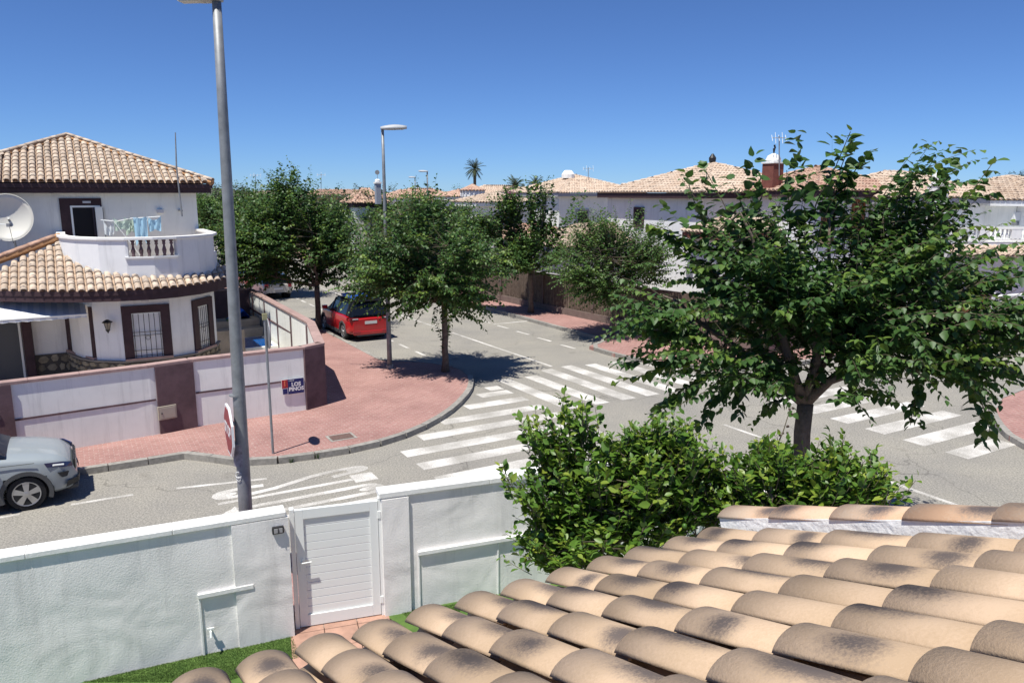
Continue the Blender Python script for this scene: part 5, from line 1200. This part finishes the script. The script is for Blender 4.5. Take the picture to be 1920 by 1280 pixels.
# right side houses
hip_house('white house with a long sand tiled roof behind the big tree', X(1680, 44), 44, 4.6, 3.6, 5.75, 7.1, M_WHITE, GREY, M_TILEF, ridge=1.2)
cq = Q(1757, 372, 40); cc = Vector((cq.x, 40, 4.9)); co = thing('chimney', 'tall white round headed chimney behind an upright mulberry shoot', 'chimney', cc)
MB().box(cc + UP * .6, .72, .72, 1.7, E1, E2).build('stack', M_WHITE, co); MB().box(cc + UP * 1.5, .8, .8, .08, E1, E2).build('ledge', M_COPEW, co); MB().lathe([(.34, 0), (.34, .3), (.28, .5), (.1, .62)], cc + UP * 1.56, 12).build('pot', M_COPEW, co); MB().box(cc + UP * -.05, 1.4, .9, .3, E1, E2).build('base', M_WHITE, co)
h7 = hip_house('white house at the right edge with balustraded balcony and sand hip roof', X(1890, 46), 46, 4.6, 4.4, 5.62, 6.95, M_LILAC, M_WHITE, M_TILEF)
# its balcony
def at46(px, y, Y): return Q(px, y, Y)
by = 39.5; bx0 = X(1800, by); bx1 = X(1960, by); zt2 = Q(1860, 428, by).z; zb2 = Q(1860, 468, by).z
bc = thing('balcony', 'white balcony with balusters on the right edge house', 'balcony', Vector((bx0, by, zb2)))
MB().box(((bx0 + bx1) / 2, by + .1, (zb2 + zt2) / 2 - .45), bx1 - bx0, .2, (zt2 - zb2) - .5).build('parapet', M_WHITE, bc); MB().box(((bx0 + bx1) / 2, by + .1, zt2), bx1 - bx0 + .1, .3, .1).build('coping', M_COPEW, bc)
MB().box(((bx0 + bx1) / 2, by + .1, zt2 - .6), bx1 - bx0 + .1, .3, .07).build('sill', M_COPEW, bc)
bal2 = MB().lathe([(r * 1.5, z * 1.1) for r, z in balp], (0, 0, 0), 6).mesh('baluster', M_WHITE, True)
for k in range(20): inst('baluster', bal2, Matrix.Translation((bx0 + .1 + k * .235, by + .1, zt2 - .57)), bc)
for px in (1800, 1855, 1915): MB().box((X(px, by), by + .08, zt2 - .28), .5, .24, .5).build('pillar', M_WHITE, bc)
MB().box(((bx0 + bx1) / 2, by + 3, zb2 - .3), bx1 - bx0, 5.6, .3).build('slab', M_WHITE, bc)
bp_ = MB(); e0, e1 = Vector((bx0 - .5, by - 1.1, zb2 - .25)), Vector((bx1, by - 1.1, zb2 - .25)); tt = [Vector((bx1, by, zb2 + .15)), Vector((bx0 - .5, by, zb2 + .15))]
pr = bp_.add([e0, e1] + tt, [(0, 1, 2, 3)]).build('porch_roof', M_PAN, bc); tl = MB()
for q_ in tile_positions(e0, e1, tt, .27, .42): tile_geo(tl, *q_, r=.12, L=.48)
stuff(tl.build('roof_tiles', M_TILEF, pr)); MB().box(((bx0 + bx1) / 2, by - .3, (zb2 - .3) / 2), bx1 - bx0, .3, zb2 - .35).build('wall', M_WHITE, bc)
acq = Q(1905, 406, 41.5); ac_ = thing('junction_box', 'small grey box with a cable on the wall of the right edge house', 'electrical box', acq); MB().box(acq, .34, .2, .42).build('box', M_METALW, ac_); MB().tube([acq + UP * .2, acq + UP * .8], .012, 4).build('cable', M_DARK, ac_); MB().box(acq - UP * .36, .3, .16, .2).build('meter', M_GALV, ac_)
# street side wall and gate on the right
p0_ = P(1852, 617, KZ); p1_ = P(1990, 603, KZ); d = (p1_ - p0_).normalized(); n = Vector((-d.y, d.x, 0))
bw = thing('balustrade_wall', 'white street wall topped with balusters at the right edge', 'wall', p0_)
MB().box((p0_ + p1_) / 2 + UP * .48, (p1_ - p0_).length, .2, .95, d, n).build('wall', M_LILAC, bw)
for k in range(22): q_ = p0_ + d * (.35 + k * .22); inst('baluster', bal2, Matrix.Translation((q_.x, q_.y, KZ + .85)), bw)
MB().box((p0_ + p1_) / 2 + UP * 1.42, (p1_ - p0_).length, .26, .08, d, n).build('coping', M_COPEW, bw); MB().box(p0_ + UP * .8, .3, .3, 1.6, d, n).build('pier', M_WHITE, bw)
g_0 = P(1775, 637, KZ); g_1 = P(1838, 628, KZ); d = (g_1 - g_0).normalized(); n = Vector((-d.y, d.x, 0))
bg_ = thing('wooden_gate', 'brown wooden street gate beside the white baluster wall', 'gate', g_0)
W_ = (g_1 - g_0).length
for k in range(9): MB().box(g_0 + d * (W_ * (k + .5) / 9) + UP * .95, W_ / 9 - .015, .05, 1.85, d, n).build('board', M_WOOD, bg_)
for q_ in (g_0, g_1 + d * .15): MB().box(q_ + UP * 1.05, .25, .25, 2.1, d, n).build('pier', M_MAROONL, bg_)
swp = [(22.3, 19.6), (27, 19.6), (30.5, 19.7)]
lw_ = thing('street_wall', 'low brown street wall seen through the big tree along the right street', 'wall', G(24, 19.6, 0)); MB().strip(uvpath(swp), .2, KZ, 1.7, 0).build('wall', M_MAROONL, lw_); MB().strip(uvpath(swp), .3, 1.7, 1.78, 0).build('coping', M_COPEP, lw_)

# middle distance houses
hip_house('small house with rounded rusty tile roof and dark scalloped eave above the trees', X(684, 60), 60, 1.45, 1.4, 5.25, 6.4, M_LILAC, M_MAROON, M_TILER, ov=.15)
cc = Q(709, 375, 58); co = thing('chimney', 'blue grey chimney with white arched cap beside the rusty roof', 'chimney', cc); MB().box(cc + UP * .45, .38, .38, 1.5, E1, E2).build('stack', mat('bluegrey_render', (.28, .31, .36), .9), co); MB().box(cc + UP * 1.25, .48, .48, .12, E1, E2).build('cap', M_COPEW, co); MB().lathe([(.2, 0), (.2, .14), (.1, .22)], cc + UP * 1.3, 8).build('dome', M_COPEW, co)
MB().tube([cc + UP * 1.5, cc + UP * 1.95], .015, 4).build('mast', M_GALV, co); MB().lathe([(.17, -.01), (.17, .01)], cc + UP * 2.0, 12, Vector((0, -1, 0))).build('dish', M_GALV, co)
def simple(px, Y, a, b, ye, ya, wall, tl_, label, f=None, ridge=0):
    ze = Q(px, ye, Y).z; za = Q(px, ya, Y).z; return hip_house(label, X(px, Y), Y, a, b, ze, za, wall, f or wall, tl_, ov=.3, ridge=ridge)
simple(925, 66, 2.9, 2.4, 379, 362, M_LILAC, M_TILEF, 'white house with a low sand roof in front of the round turret')
simple(936, 95, 4.0, 3.4, 364, 349, mat('sand_wall', (.5, .38, .28), .9), M_TILEF, 'sand coloured house with a flat pitched roof behind the bougainvillea', ridge=2)
simple(860, 78, 2.0, 1.8, 369, 357, M_WHITE, M_TILER, 'white house with rusty roof left of the turret')
simple(822, 82, 2.6, 2.4, 378, 365, M_WHITE, M_TILER, 'far white house with rusty roof under the distant lamps'); simple(788, 92, 3.2, 3, 368, 355, mat('sand_wall', (.5, .38, .28)), M_TILER, 'far house with a broad rusty roof behind the distant lamps', ridge=1.5)
simple(752, 80, 2.0, 1.8, 372, 357, M_WHITE, M_TILER, 'far white house with rusty roof right of the corner lamp')
simple(632, 88, 3.4, 3, 366, 357, mat('sand_wall', (.5, .38, .28)), M_TILER, 'low far house with rusty roof left of the scalloped roof', ridge=2)
simple(500, 85, 2.6, 2.4, 366, 359, mat('beige_wall', (.45, .42, .36), .9), M_TILEF, 'beige far house between the left trees')
simple(1000, 88, 3.0, 3, 360, 352, M_WHITE, M_TILEF, 'far white house at the foot of the two short palms')
tq = Q(886, 362, 72); tc = Vector((tq.x, 72, 0)); z1_ = Q(886, 358, 72).z; z2_ = Q(886, 345, 72).z
tw = thing('turret', 'round white turret with balustrade ring and conical tile roof', 'tower', tc)
MB().lathe([(.75, 0), (.75, z1_ - 1.2), (.95, z1_ - .9), (1.05, z1_ - .5), (1.05, z1_)], tc, 24).build('wall', M_WHITE, tw, smooth=False)
for k in range(18): a = k * math.pi / 9; inst('baluster', bal2, Matrix.Translation(tc + Vector((1.09 * math.cos(a), 1.09 * math.sin(a), z1_ - .5))), tw)
m = MB()
for k in range(22):
    a = k * 2 * math.pi / 22; o = tc + Vector((1.15 * math.cos(a), 1.15 * math.sin(a), z1_)); u_ = (tc + UP * z2_ - o); 
    for j in range(3): tile_geo(m, o + u_ * (j / 3.2), Vector((-math.sin(a), math.cos(a), 0)), u_.normalized(), u_.normalized().cross(Vector((-math.sin(a), math.cos(a), 0))) * -1, .17 * (1 - j / 3.4), .5)
rt = MB().lathe([(1.12, z1_), (.02, z2_)], tc, 20).build('roof', M_PAN, tw); stuff(m.build('roof_tiles', M_TILER, rt))

# ------------------------------------------------------------------ palms, pine, hedges, hills
def palm(px, ytop, ybase, Y, R_, label, seed, th=.22):
    r = random.Random(seed); t = Q(px, ytop, Y); b = Vector((t.x, t.y, 0)); o = thing('palm_tree', label, 'palm tree', b, 'palm trees')
    MB().tube([b, b + UP * t.z * .5, t], [th * 1.2, th, th * .9], 8).build('trunk', M_BARK, o)
    m = MB()
    for k in range(46):
        a = r.uniform(0, 6.28); el = r.uniform(-.7, 1.35); d = Vector((math.cos(a) * math.cos(el), math.sin(a) * math.cos(el), math.sin(el))); p = t.copy(); L_ = R_ * r.uniform(.8, 1.05); pts = []
        for i in range(9): pts.append(p.copy()); p = p + d * L_ / 8; d = (d + UP * -.14).normalized()
        for i in range(1, 8):
            q_ = (pts[i + 1] - pts[i]).normalized(); s_ = q_.cross(UP); s_ = s_.normalized() if s_.length > .1 else Vector((1, 0, 0)); w_ = R_ * .2 * math.sin(math.pi * (i + 1) / 10)
            for sg in (1, -1):
                for e_ in (0, .33, .66):
                    c_ = pts[i].lerp(pts[i + 1], e_); m.add([c_, c_ + q_ * L_ * .03, c_ + s_ * sg * w_ + q_ * w_ * .5 - UP * w_ * .4], [(0, 1, 2)])
        m.tube(pts[::2], .02 * R_ / 2, 3, False)
    stuff(m.build('fronds', mat('palm_frond', (.055, .075, .03), .8, .4, .6), o))
palm(890, 318, 345, 110, 1.75, 'tall slender palm standing alone above the skyline', 1)
palm(965, 350, 362, 80, 1.35, 'short palm left of the upright shooted tree tops', 2); palm(1004, 346, 362, 85, 1.2, 'short palm partly behind the upright shooted tree', 3)
palm(983, 358, 362, 90, 1.0, 'low palm crown between the two short palms', 4)
# bougainvillea
bq = Q(955, 364, 64); F = Foliage(12)
for k in range(120):
    q_ = F.r.normal(0, .28, 3) * np.array([1.1, .6, .8]); F.shoot(np.array(bq) + q_, F.r.normal(0, 1, 3) + [0, 0, .5], .3, .1, .08)
Pn, D, N, Sz, T = map(np.concatenate, (F.P, F.D, F.N, F.S, F.T))
bo = bpy.data.objects.new('bougainvillea', leaves_mesh('bougainvillea', Pn, D, N, Sz, T, LT4, mat('magenta_bracts', (.35, .02, .22), .7))); link(bo); tag(bo, 'magenta bougainvillea on the roof behind the low sand roofed house', 'bougainvillea')
# dark trees along the left horizon and background greenery, each a tree
def far_tree(px, ytop, Y, rw, label, seed, ns=520, m=M_FAR, flat=.75, leaf=.3, grp='trees on the skyline'):
    t = Q(px, ytop, Y); H_ = t.z; rz_ = rw * flat; b = Vector((t.x, Y, 0))
    env = [E_((t.x, Y, H_ - rz_), (rw, rw, rz_)), E_((t.x - rw * .5, Y, H_ - rz_ * 1.3), (rw * .7, rw * .7, rz_ * .7)), E_((t.x + rw * .55, Y, H_ - rz_ * 1.2), (rw * .65, rw * .7, rz_ * .7))]
    return tree('background_tree', label, b, max(.6, H_ - 2 * rz_), .15, env, ns, .7, leaf, .16, LT4, m, seed, grp, droop=.3, up=.4, nl=5, shell=4)
far_tree(408, 346, 75, 2.6, 'dark bushy tree on the skyline just right of the house', 101); far_tree(474, 347, 78, 2.0, 'dark round tree on the skyline left of the big mulberry', 102)
far_tree(440, 352, 70, 2.2, 'dark tree between two skyline trees right of the lamp pole', 103); far_tree(740, 348, 84, 2.6, 'dark tree behind the corner street lamp', 104)
far_tree(690, 348, 100, 3.4, 'broad dark tree behind the scalloped roof', 105); far_tree(855, 354, 95, 1.8, 'light green bush left of the turret', 106, m=M_LEAFL); far_tree(1788, 350, 90, 2.4, 'dark bush on the skyline behind the white chimney', 107)
far_tree(1850, 349, 100, 2.2, 'low dark bush behind the right edge roof', 108); far_tree(770, 372, 50, 1.8, 'green tree below the distant lamps', 109, m=M_LEAF); far_tree(600, 372, 66, 2.4, 'green tree behind the mulberry beside the car', 110, m=M_LEAF)
far_tree(870, 395, 56, 1.9, 'green tree below the round turret', 111, m=M_LEAF); far_tree(640, 362, 70, 1.8, 'dark tree left of the scalloped roof', 112)
# umbrella pine
pt = Q(1916, 322, 95); pb2 = Vector((pt.x, 95, 0)); 
tree('pine_tree', 'flat topped umbrella pine on the skyline at the right edge', pb2, pt.z - 1.0, .16, [E_((pt.x, 95, pt.z - .7), (2.6, 2.2, .62))], 300, .5, .28, .1, LT4, M_FAR, 120, 'trees on the skyline', droop=.1, up=.8, nl=6, shell=3)
# hills on the horizon
hm = MB(); N_ = 60; top = []; 
for k in range(N_ + 1):
    a = -1.0 + 2.0 * k / N_; D_ = 650; x = D_ * math.tan(a * .75); h = 6.5 + 3.0 * math.sin(k * .5) + 1.6 * math.sin(k * 1.3 + 1) + (4 if k > 44 else 0); top.append((x, 640, max(2, h)))
hm.add([(x, y - 90, -1) for x, y, z in top] + top + [(x, y + 200, -1) for x, y, z in top], [(k, k + 1, N_ + 2 + k, N_ + 1 + k) for k in range(N_)] + [(N_ + 1 + k, N_ + 2 + k, 2 * N_ + 3 + k, 2 * N_ + 2 + k) for k in range(N_)])
struct(hm.build('hills', M_HILL))
fb_ = MB(); r = random.Random(3)
for k in range(4200):
    x = r.uniform(-200, 260); y = r.uniform(130, 420); s_ = r.uniform(.6, 1.7); z = r.uniform(.6, 3.2); a = r.uniform(0, 6.28)
    fb_.add([(x, y, z), (x + s_ * math.cos(a), y + s_ * math.sin(a), z + .6), (x + .5 * s_, y, z + s_ * 1.1), (x - s_ * .7, y, z + .4)], [(0, 1, 2), (0, 2, 3)])
stuff(fb_.build('distant_scrub', M_FAR))

# ------------------------------------------------------------------ cars
def loft(mb, st, close=True):
    n = len(st[0]); mb.add([p for s in st for p in s], [(i * n + k, i * n + k + 1, (i + 1) * n + k + 1, (i + 1) * n + k) for i in range(len(st) - 1) for k in range(n - 1)] + ([tuple(range(n)), tuple(range(len(st) * n - 1, (len(st) - 1) * n - 1, -1))] if close else []))
def interp(tab, x):
    for a, b in zip(tab, tab[1:]):
        if x <= b[0]: k = (x - a[0]) / (b[0] - a[0]); return [p + (q - p) * k for p, q in zip(a[1:], b[1:])]
    return list(tab[-1][1:])
def car(label, loc, rz, L, W, H, paint, prof, roofp, trim, wheel_r, wf, wr, suv=False, cat='car', rimm=None, roofm=None):
    """front at +x. prof: (x, z_bottom, z_belt_or_hood, halfwidth) ; roofp: greenhouse (x, z, halfwidth_top)"""
    root = thing('parked_car', label, cat, loc, local=True, rz=rz)
    st = []; xs = sorted(set([round(x, 3) for x in np.linspace(-L / 2, L / 2, 44)]))
    for x in xs:
        zb, zt, hw = interp(prof, x); zm = zb + (zt - zb) * .55
        r1 = min(.09, (zt - zb) * .3)
        half = [(hw * .86, zb), (hw * .975, zb + .06), (hw, zb + .22 * (zt - zb)), (hw, zm), (hw * .985, zt - r1 * 1.2), (hw * .955, zt - r1 * .45), (hw * .90, zt - .012), (hw * .6, zt + .018), (0, zt + .03)]
        # wheel wells: push the lower side inwards
        for wx in (wf, wr):
            dx = abs(x - wx); rr_ = wheel_r + .065
            if dx < rr_:
                zc = wheel_r + math.sqrt(rr_ ** 2 - dx ** 2)
                half = [((hw * .60, z) if z < zc - .12 else (y, max(z, zc) if z < zc else z)) if True else 0 for y, z in half]
        ring = [(x, y, z) for y, z in half] + [(x, -y, z) for y, z in half[::-1][1:]]
        st.append(ring)
    b = MB(); loft(b, st); body = b.build('body', paint, root, smooth=True)
    es = body.modifiers.new('e', 'EDGE_SPLIT'); es.split_angle = R(40)
    # cabin
    g = MB(); st = []
    for x, z, hb, ht, z2 in roofp:         # x, belt z, halfwidth at belt, halfwidth at roof, roof z
        st.append([(x, hb, z), (x, hb * .2 + ht * .8, z + (z2 - z) * .75), (x, ht * .97, z + (z2 - z) * .95), (x, 0, z2), (x, -ht * .97, z + (z2 - z) * .95), (x, -(hb * .2 + ht * .8), z + (z2 - z) * .75), (x, -hb, z)])
    loft(g, st); g.build('windows', M_GLASS, root, smooth=False)
    # roof panel
    rp = MB(); rr_ = [s for s in roofp if s[4] > H - .14]
    loft(rp, [[(x, ht * 1.0, z2 - .045), (x, ht * .9, z2 + .004), (x, 0, z2 + .02), (x, -ht * .9, z2 + .004), (x, -ht * 1.0, z2 - .045)] for x, z, hb, ht, z2 in rr_], False); ro = rp.build('roof', roofm or paint, root, smooth=True)
    # pillars
    for i in range(len(roofp) - 1):
        for sg in (1, -1):
            if i in trim:
                x, z, hb, ht, z2 = roofp[i]; MB().tube([(x, sg * hb, z), (x, sg * (hb * .2 + ht * .8), z + (z2 - z) * .75), (x, sg * ht * .97, z + (z2 - z) * .95)], .035, 6).build('pillar', M_DARK, root)
    for sg in (1, -1):
        for wx in (wf, wr):
            hw = interp(prof, wx)[2]; c = Vector((wx, sg * (hw - .125), wheel_r)); ax = Vector((0, sg, 0))
            wh = MB().lathe([(wheel_r * .72, -.1), (wheel_r * .96, -.1), (wheel_r, -.06), (wheel_r, .06), (wheel_r * .96, .1), (wheel_r * .74, .105)], c, 28, ax).build('wheel', mat('tyre', (.018, .018, .02), .85), root, smooth=False)
            MB().lathe([(wheel_r * .73, .0), (wheel_r * .73, .03)], c + ax * .04, 24, ax).build('hub_well', M_BLACK, wh)
            rm_ = MB(); R1 = wheel_r * .70
            rm_.tube([c + ax * .1 + Vector((R1 * math.cos(t), 0, R1 * math.sin(t))) for t in np.linspace(0, 2 * math.pi, 25)], .014, 5)
            for k in range(5):
                t = k * 2 * math.pi / 5 + .3; p = Vector((math.cos(t), 0, math.sin(t))); s_ = Vector((-math.sin(t), 0, math.cos(t)))
                rm_.add([c + ax * .115 + p * .04 - s_ * .035, c + ax * .115 + p * .04 + s_ * .035, c + ax * .105 + p * R1 + s_ * .062, c + ax * .105 + p * R1 - s_ * .062, c + ax * .075 + p * .04 - s_ * .035, c + ax * .075 + p * .04 + s_ * .035, c + ax * .07 + p * R1 + s_ * .062, c + ax * .07 + p * R1 - s_ * .062], [(0, 1, 2, 3), (0, 4, 5, 1), (1, 5, 6, 2), (2, 6, 7, 3), (3, 7, 4, 0)])
            rm_.lathe([(.05, .08), (.05, .125), (.03, .13)], c, 10, ax); rm_.build('rim', rimm or mat('alloy', (.45, .45, .46), .3, metal=.7), wh)
            # arch trim and dark well
            am_ = MB(); Ra = wheel_r + .09
            pts = [Vector((wx + Ra * math.cos(t), sg * (hw + .004), wheel_r + Ra * math.sin(t))) for t in np.linspace(-.35, math.pi + .35, 20)]
            if suv:
                vs_ = []; 
                for t in np.linspace(-.32, math.pi + .32, 22):
                    for rr2 in (wheel_r + .04, wheel_r + .115): vs_ += [Vector((wx + rr2 * math.cos(t), sg * (hw + .014), max(.18, wheel_r + rr2 * math.sin(t)))), Vector((wx + rr2 * math.cos(t), sg * (hw - .06), max(.18, wheel_r + rr2 * math.sin(t))))]
                fs = []
                for k in range(21):
                    a = k * 4; fs += [(a, a + 2, a + 6, a + 4), (a, a + 4, a + 5, a + 1), (a + 2, a + 3, a + 7, a + 6)]
                am_.add(vs_, fs); am_.build('arch_trim', mat('grey_plastic', (.07, .072, .075), .6), root)
            MB().lathe([(wheel_r + .05, -.2), (wheel_r + .05, -.02)], Vector((wx, sg * (hw - .22), wheel_r + .02)), 24, ax).build('wheel_well', M_BLACK, root)
    # sills
    for sg in (1, -1): MB().box(((wf + wr) / 2, sg * (W / 2 - .03), .27), wf - wr - 2 * wheel_r - .1, .06, .14).build('sill', mat('grey_plastic', (.07, .072, .075), .6), root)
    return root
def carpaint(name, c): return mat(name, c, .32, spec=.5, coat=.6)
# grey-blue SUV, front towards +E1
cL = 4.38; wf_ = cL / 2 - .87; cpos = P(54, 957, 0); uw, vw = cpos.x * CA + cpos.y * SA, -cpos.x * SA + cpos.y * CA
ctr = G(uw - wf_, vw + .92 - .02, 0)
prof = [(-2.19, .42, .86, .72), (-2.0, .34, .98, .86), (-1.5, .24, 1.02, .915), (0, .22, 1.03, .92), (.55, .22, 1.06, .92), (.85, .22, 1.08, .915), (1.2, .22, 1.04, .91), (1.6, .24, .98, .895), (1.9, .25, .91, .84), (2.08, .27, .80, .74), (2.17, .30, .66, .60), (2.19, .34, .52, .5)]
roofp = [(-2.0, .98, .78, .5, 1.05), (-1.75, 1.0, .84, .64, 1.5), (-1.3, 1.02, .87, .66, 1.6), (-.5, 1.03, .88, .67, 1.63), (.1, 1.05, .88, .66, 1.58), (.35, 1.06, .87, .64, 1.48), (1.05, 1.07, .80, .74, 1.09)]
suvp = carpaint('blue_grey_paint', (.31, .345, .36))
suv = car('blue grey parked car whose front end enters at the left edge', ctr, A30, cL, 1.84, 1.63, suvp, prof, roofp, (1, 2, 3, 4), .335, wf_, -1.3, True)
for sg in (1, -1):
    # headlight: upper strip and lower lamp
    h = MB(); h.add([(1.70, sg * .885, .80), (2.02, sg * .80, .735), (2.13, sg * .66, .70), (2.11, sg * .66, .79), (1.97, sg * .80, .85), (1.66, sg * .888, .885)], [(0, 1, 4, 5), (1, 2, 3, 4)])
    ho = h.build('headlight', mat('headlight_glass', (.02, .03, .09), .1, spec=.8), suv); ho.modifiers.new('s', 'SOLIDIFY').thickness = .03
    MB().tube([(1.80, sg * .90, .83), (1.98, sg * .83, .80)], .018, 6).build('reflector', M_METALW, ho)
    h = MB(); h.add([(1.86, sg * .868, .66), (2.04, sg * .80, .65), (2.0, sg * .82, .56), (1.92, sg * .86, .56)], [(0, 1, 2, 3)]); ho = h.build('fog_light', M_DARK, suv); ho.modifiers.new('s', 'SOLIDIFY').thickness = .05
    h = MB(); h.add([(2.02, sg * .83, .46), (2.2, sg * .62, .45), (2.22, sg * .3, .45), (2.22, sg * .3, .36), (2.2, sg * .62, .35), (1.98, sg * .85, .34)], [(0, 1, 4, 5), (1, 2, 3, 4)]); ho = h.build('air_intake', M_DARK, suv); ho.modifiers.new('s', 'SOLIDIFY').thickness = .008
    MB().box((.72, sg * 1.0, 1.10), .14, .2, .15).build('mirror', suvp if False else M_DARK, suv, bevel=.03)
    MB().tube([(1.5, sg * .913, .93), (.6, sg * .93, .965), (-1.8, sg * .92, .93)], .006, 4).build('crease', M_DARK, suv)
g = MB()
for k in range(9): g.box((2.17, (k - 4) * .11, .68), .04, .03, .18)
g.build('grille_slats', mat('chrome', (.5, .5, .5), .25, metal=.9), suv); MB().box((2.155, 0, .68), .04, 1.05, .22).build('grille', M_DARK, suv, bevel=.02); MB().box((2.18, 0, .55), .03, .52, .11).build('number_plate', M_WHITEP, suv)
MB().box((2.08, 0, .27), .22, 1.3, .1).build('bumper_lip', mat('grey_plastic', (.07, .07, .07)), suv, bevel=.03)
tag(MB().box(G(uw - .1, vw + .7, 1.062), .9, .2, .004, E1, E2).build('paper_strip', mat('pale_strip', (.55, .57, .56), .5)), 'pale flat strip lying on the bonnet of the blue grey car', 'strip') if False else None
# red SUV parked with its rear to us, front towards +E2
prof = [(-2.26, .40, .90, .74), (-2.18, .34, 1.0, .85), (-1.9, .28, 1.06, .915), (-1.4, .24, 1.08, .925), (0, .23, 1.05, .925), (.9, .23, 1.04, .915), (1.5, .24, .98, .89), (1.95, .27, .88, .82), (2.2, .32, .7, .68), (2.26, .36, .55, .55)]
roofp = [(-2.2, 1.02, .80, .70, 1.08), (-2.0, 1.06, .86, .66, 1.58), (-1.75, 1.07, .87, .67, 1.66), (-.6, 1.06, .88, .68, 1.69), (.2, 1.05, .88, .66, 1.62), (.5, 1.05, .86, .64, 1.5), (1.15, 1.05, .80, .7, 1.08)]
redp = carpaint('red_paint', (.42, .008, .010))
rc_ = G(10.58, 29.95 + 2.26, 0)
red = car('shiny red car parked rear end towards us with a blue cover on its roof', rc_, A30 + math.pi / 2, 4.52, 1.85, 1.69, redp, prof, roofp, (1, 2, 3, 4), .335, 1.42, -1.33, True, roofm=mat('black_roof', (.012, .012, .016), .3))
for sg in (1, -1):
    h = MB(); h.add([(-2.20, sg * .50, .98), (-2.17, sg * .80, 1.0), (-1.93, sg * .915, 1.0), (-1.9, sg * .92, .88), (-2.17, sg * .84, .84), (-2.235, sg * .55, .86)], [(0, 1, 4, 5), (1, 2, 3, 4)]); ho = h.build('tail_light', mat('tail_lens', (.12, .01, .012), .12, spec=.8), red); ho.modifiers.new('s', 'SOLIDIFY').thickness = .05
    MB().box((-2.19, sg * .70, .93), .14, .36, .15).build('tail_light', mat('tail_lens', (.12, .01, .012), .12, spec=.8), red, bevel=.03); MB().box((-2.262, sg * .66, .95), .02, .24, .04).build('reflector', mat('clear_lens', (.6, .6, .6), .2), red)
    MB().box((-2.26, sg * .62, .42), .06, .3, .07).build('reflector', M_REDP, red); MB().box((.75, sg * 1.02, 1.12), .16, .22, .16).build('mirror', redp, red, bevel=.03)
    MB().tube([(-1.9, sg * .66, 1.70), (.2, sg * .65, 1.68)], .018, 6).build('roof_rail', M_DARK, red)
h = MB(); h.add([(-2.23, -.70, 1.09), (-2.23, .70, 1.09), (-2.06, .62, 1.52), (-2.06, -.62, 1.52)], [(0, 3, 2, 1)]); ho = h.build('rear_window', M_GLASS, red); ho.modifiers.new('s', 'SOLIDIFY').thickness = .02
MB().box((-2.255, 0, .78), .03, .52, .12).build('number_plate', mat('plate_white', (.6, .6, .58), .5), red); MB().box((-2.24, 0, .88), .03, .7, .04).build('boot_trim', mat('chrome', (.5, .5, .5)), red)
MB().box((-2.22, 0, .36), .12, 1.5, .16).build('rear_bumper', redp, red, bevel=.03); MB().box((-2.2, 0, .27), .12, 1.2, .10).build('diffuser', mat('grey_plastic', (.07, .07, .07)), red)
MB().box((-2.02, 0, 1.66), .3, 1.2, .04).build('spoiler', mat('black_roof', (.012, .012, .016), .3), red, bevel=.015)
bm = MB(); 
for k in range(7): bm.box((-1.15, (k - 3) * .17, 1.76 + .02 * (k % 2)), 1.75, .155, .07)
tag(bm.build('roof_cover', M_BLUET), 'bright blue ribbed cover lying on the roof of the red car', 'cover')
bpy.data.objects['roof_cover'].matrix_world = Matrix.Translation(rc_) @ Matrix.Rotation(A30 + math.pi / 2, 4, 'Z')
# silver hatchback further up the street
prof = [(-2.05, .4, .82, .7), (-1.9, .3, .93, .82), (0, .22, .95, .85), (1.2, .24, .9, .82), (1.8, .28, .78, .74), (2.05, .35, .55, .55)]
roofp = [(-1.98, .92, .74, .6, .98), (-1.75, .94, .78, .58, 1.38), (-.5, .95, .8, .6, 1.47), (.2, .95, .8, .58, 1.4), (1.0, .93, .74, .65, .97)]
sv = car('silver grey hatchback parked in tree shade farther up the street', G(10.3, 44.6 + 2.05, 0), A30 + math.pi / 2, 4.1, 1.7, 1.47, carpaint('silver_paint', (.42, .40, .37)), prof, roofp, (1, 2, 3), .3, 1.25, -1.25)
for sg in (1, -1): MB().box((-2.03, sg * .66, .8), .08, .2, .2).build('tail_light', M_REDP, sv)
MB().box((-2.06, 0, .62), .03, .5, .11).build('number_plate', M_WHITEP, sv)
rd = car('dark red car parked ahead of the silver hatchback under the trees', G(10.3, 51.6, 0), A30 + math.pi / 2, 4.1, 1.7, 1.47, carpaint('dark_red_paint', (.16, .02, .02)), prof, roofp, (1, 2, 3), .3, 1.25, -1.25)
MB().box((-2.06, 0, .62), .03, .5, .11).build('number_plate', M_WHITEP, rd)
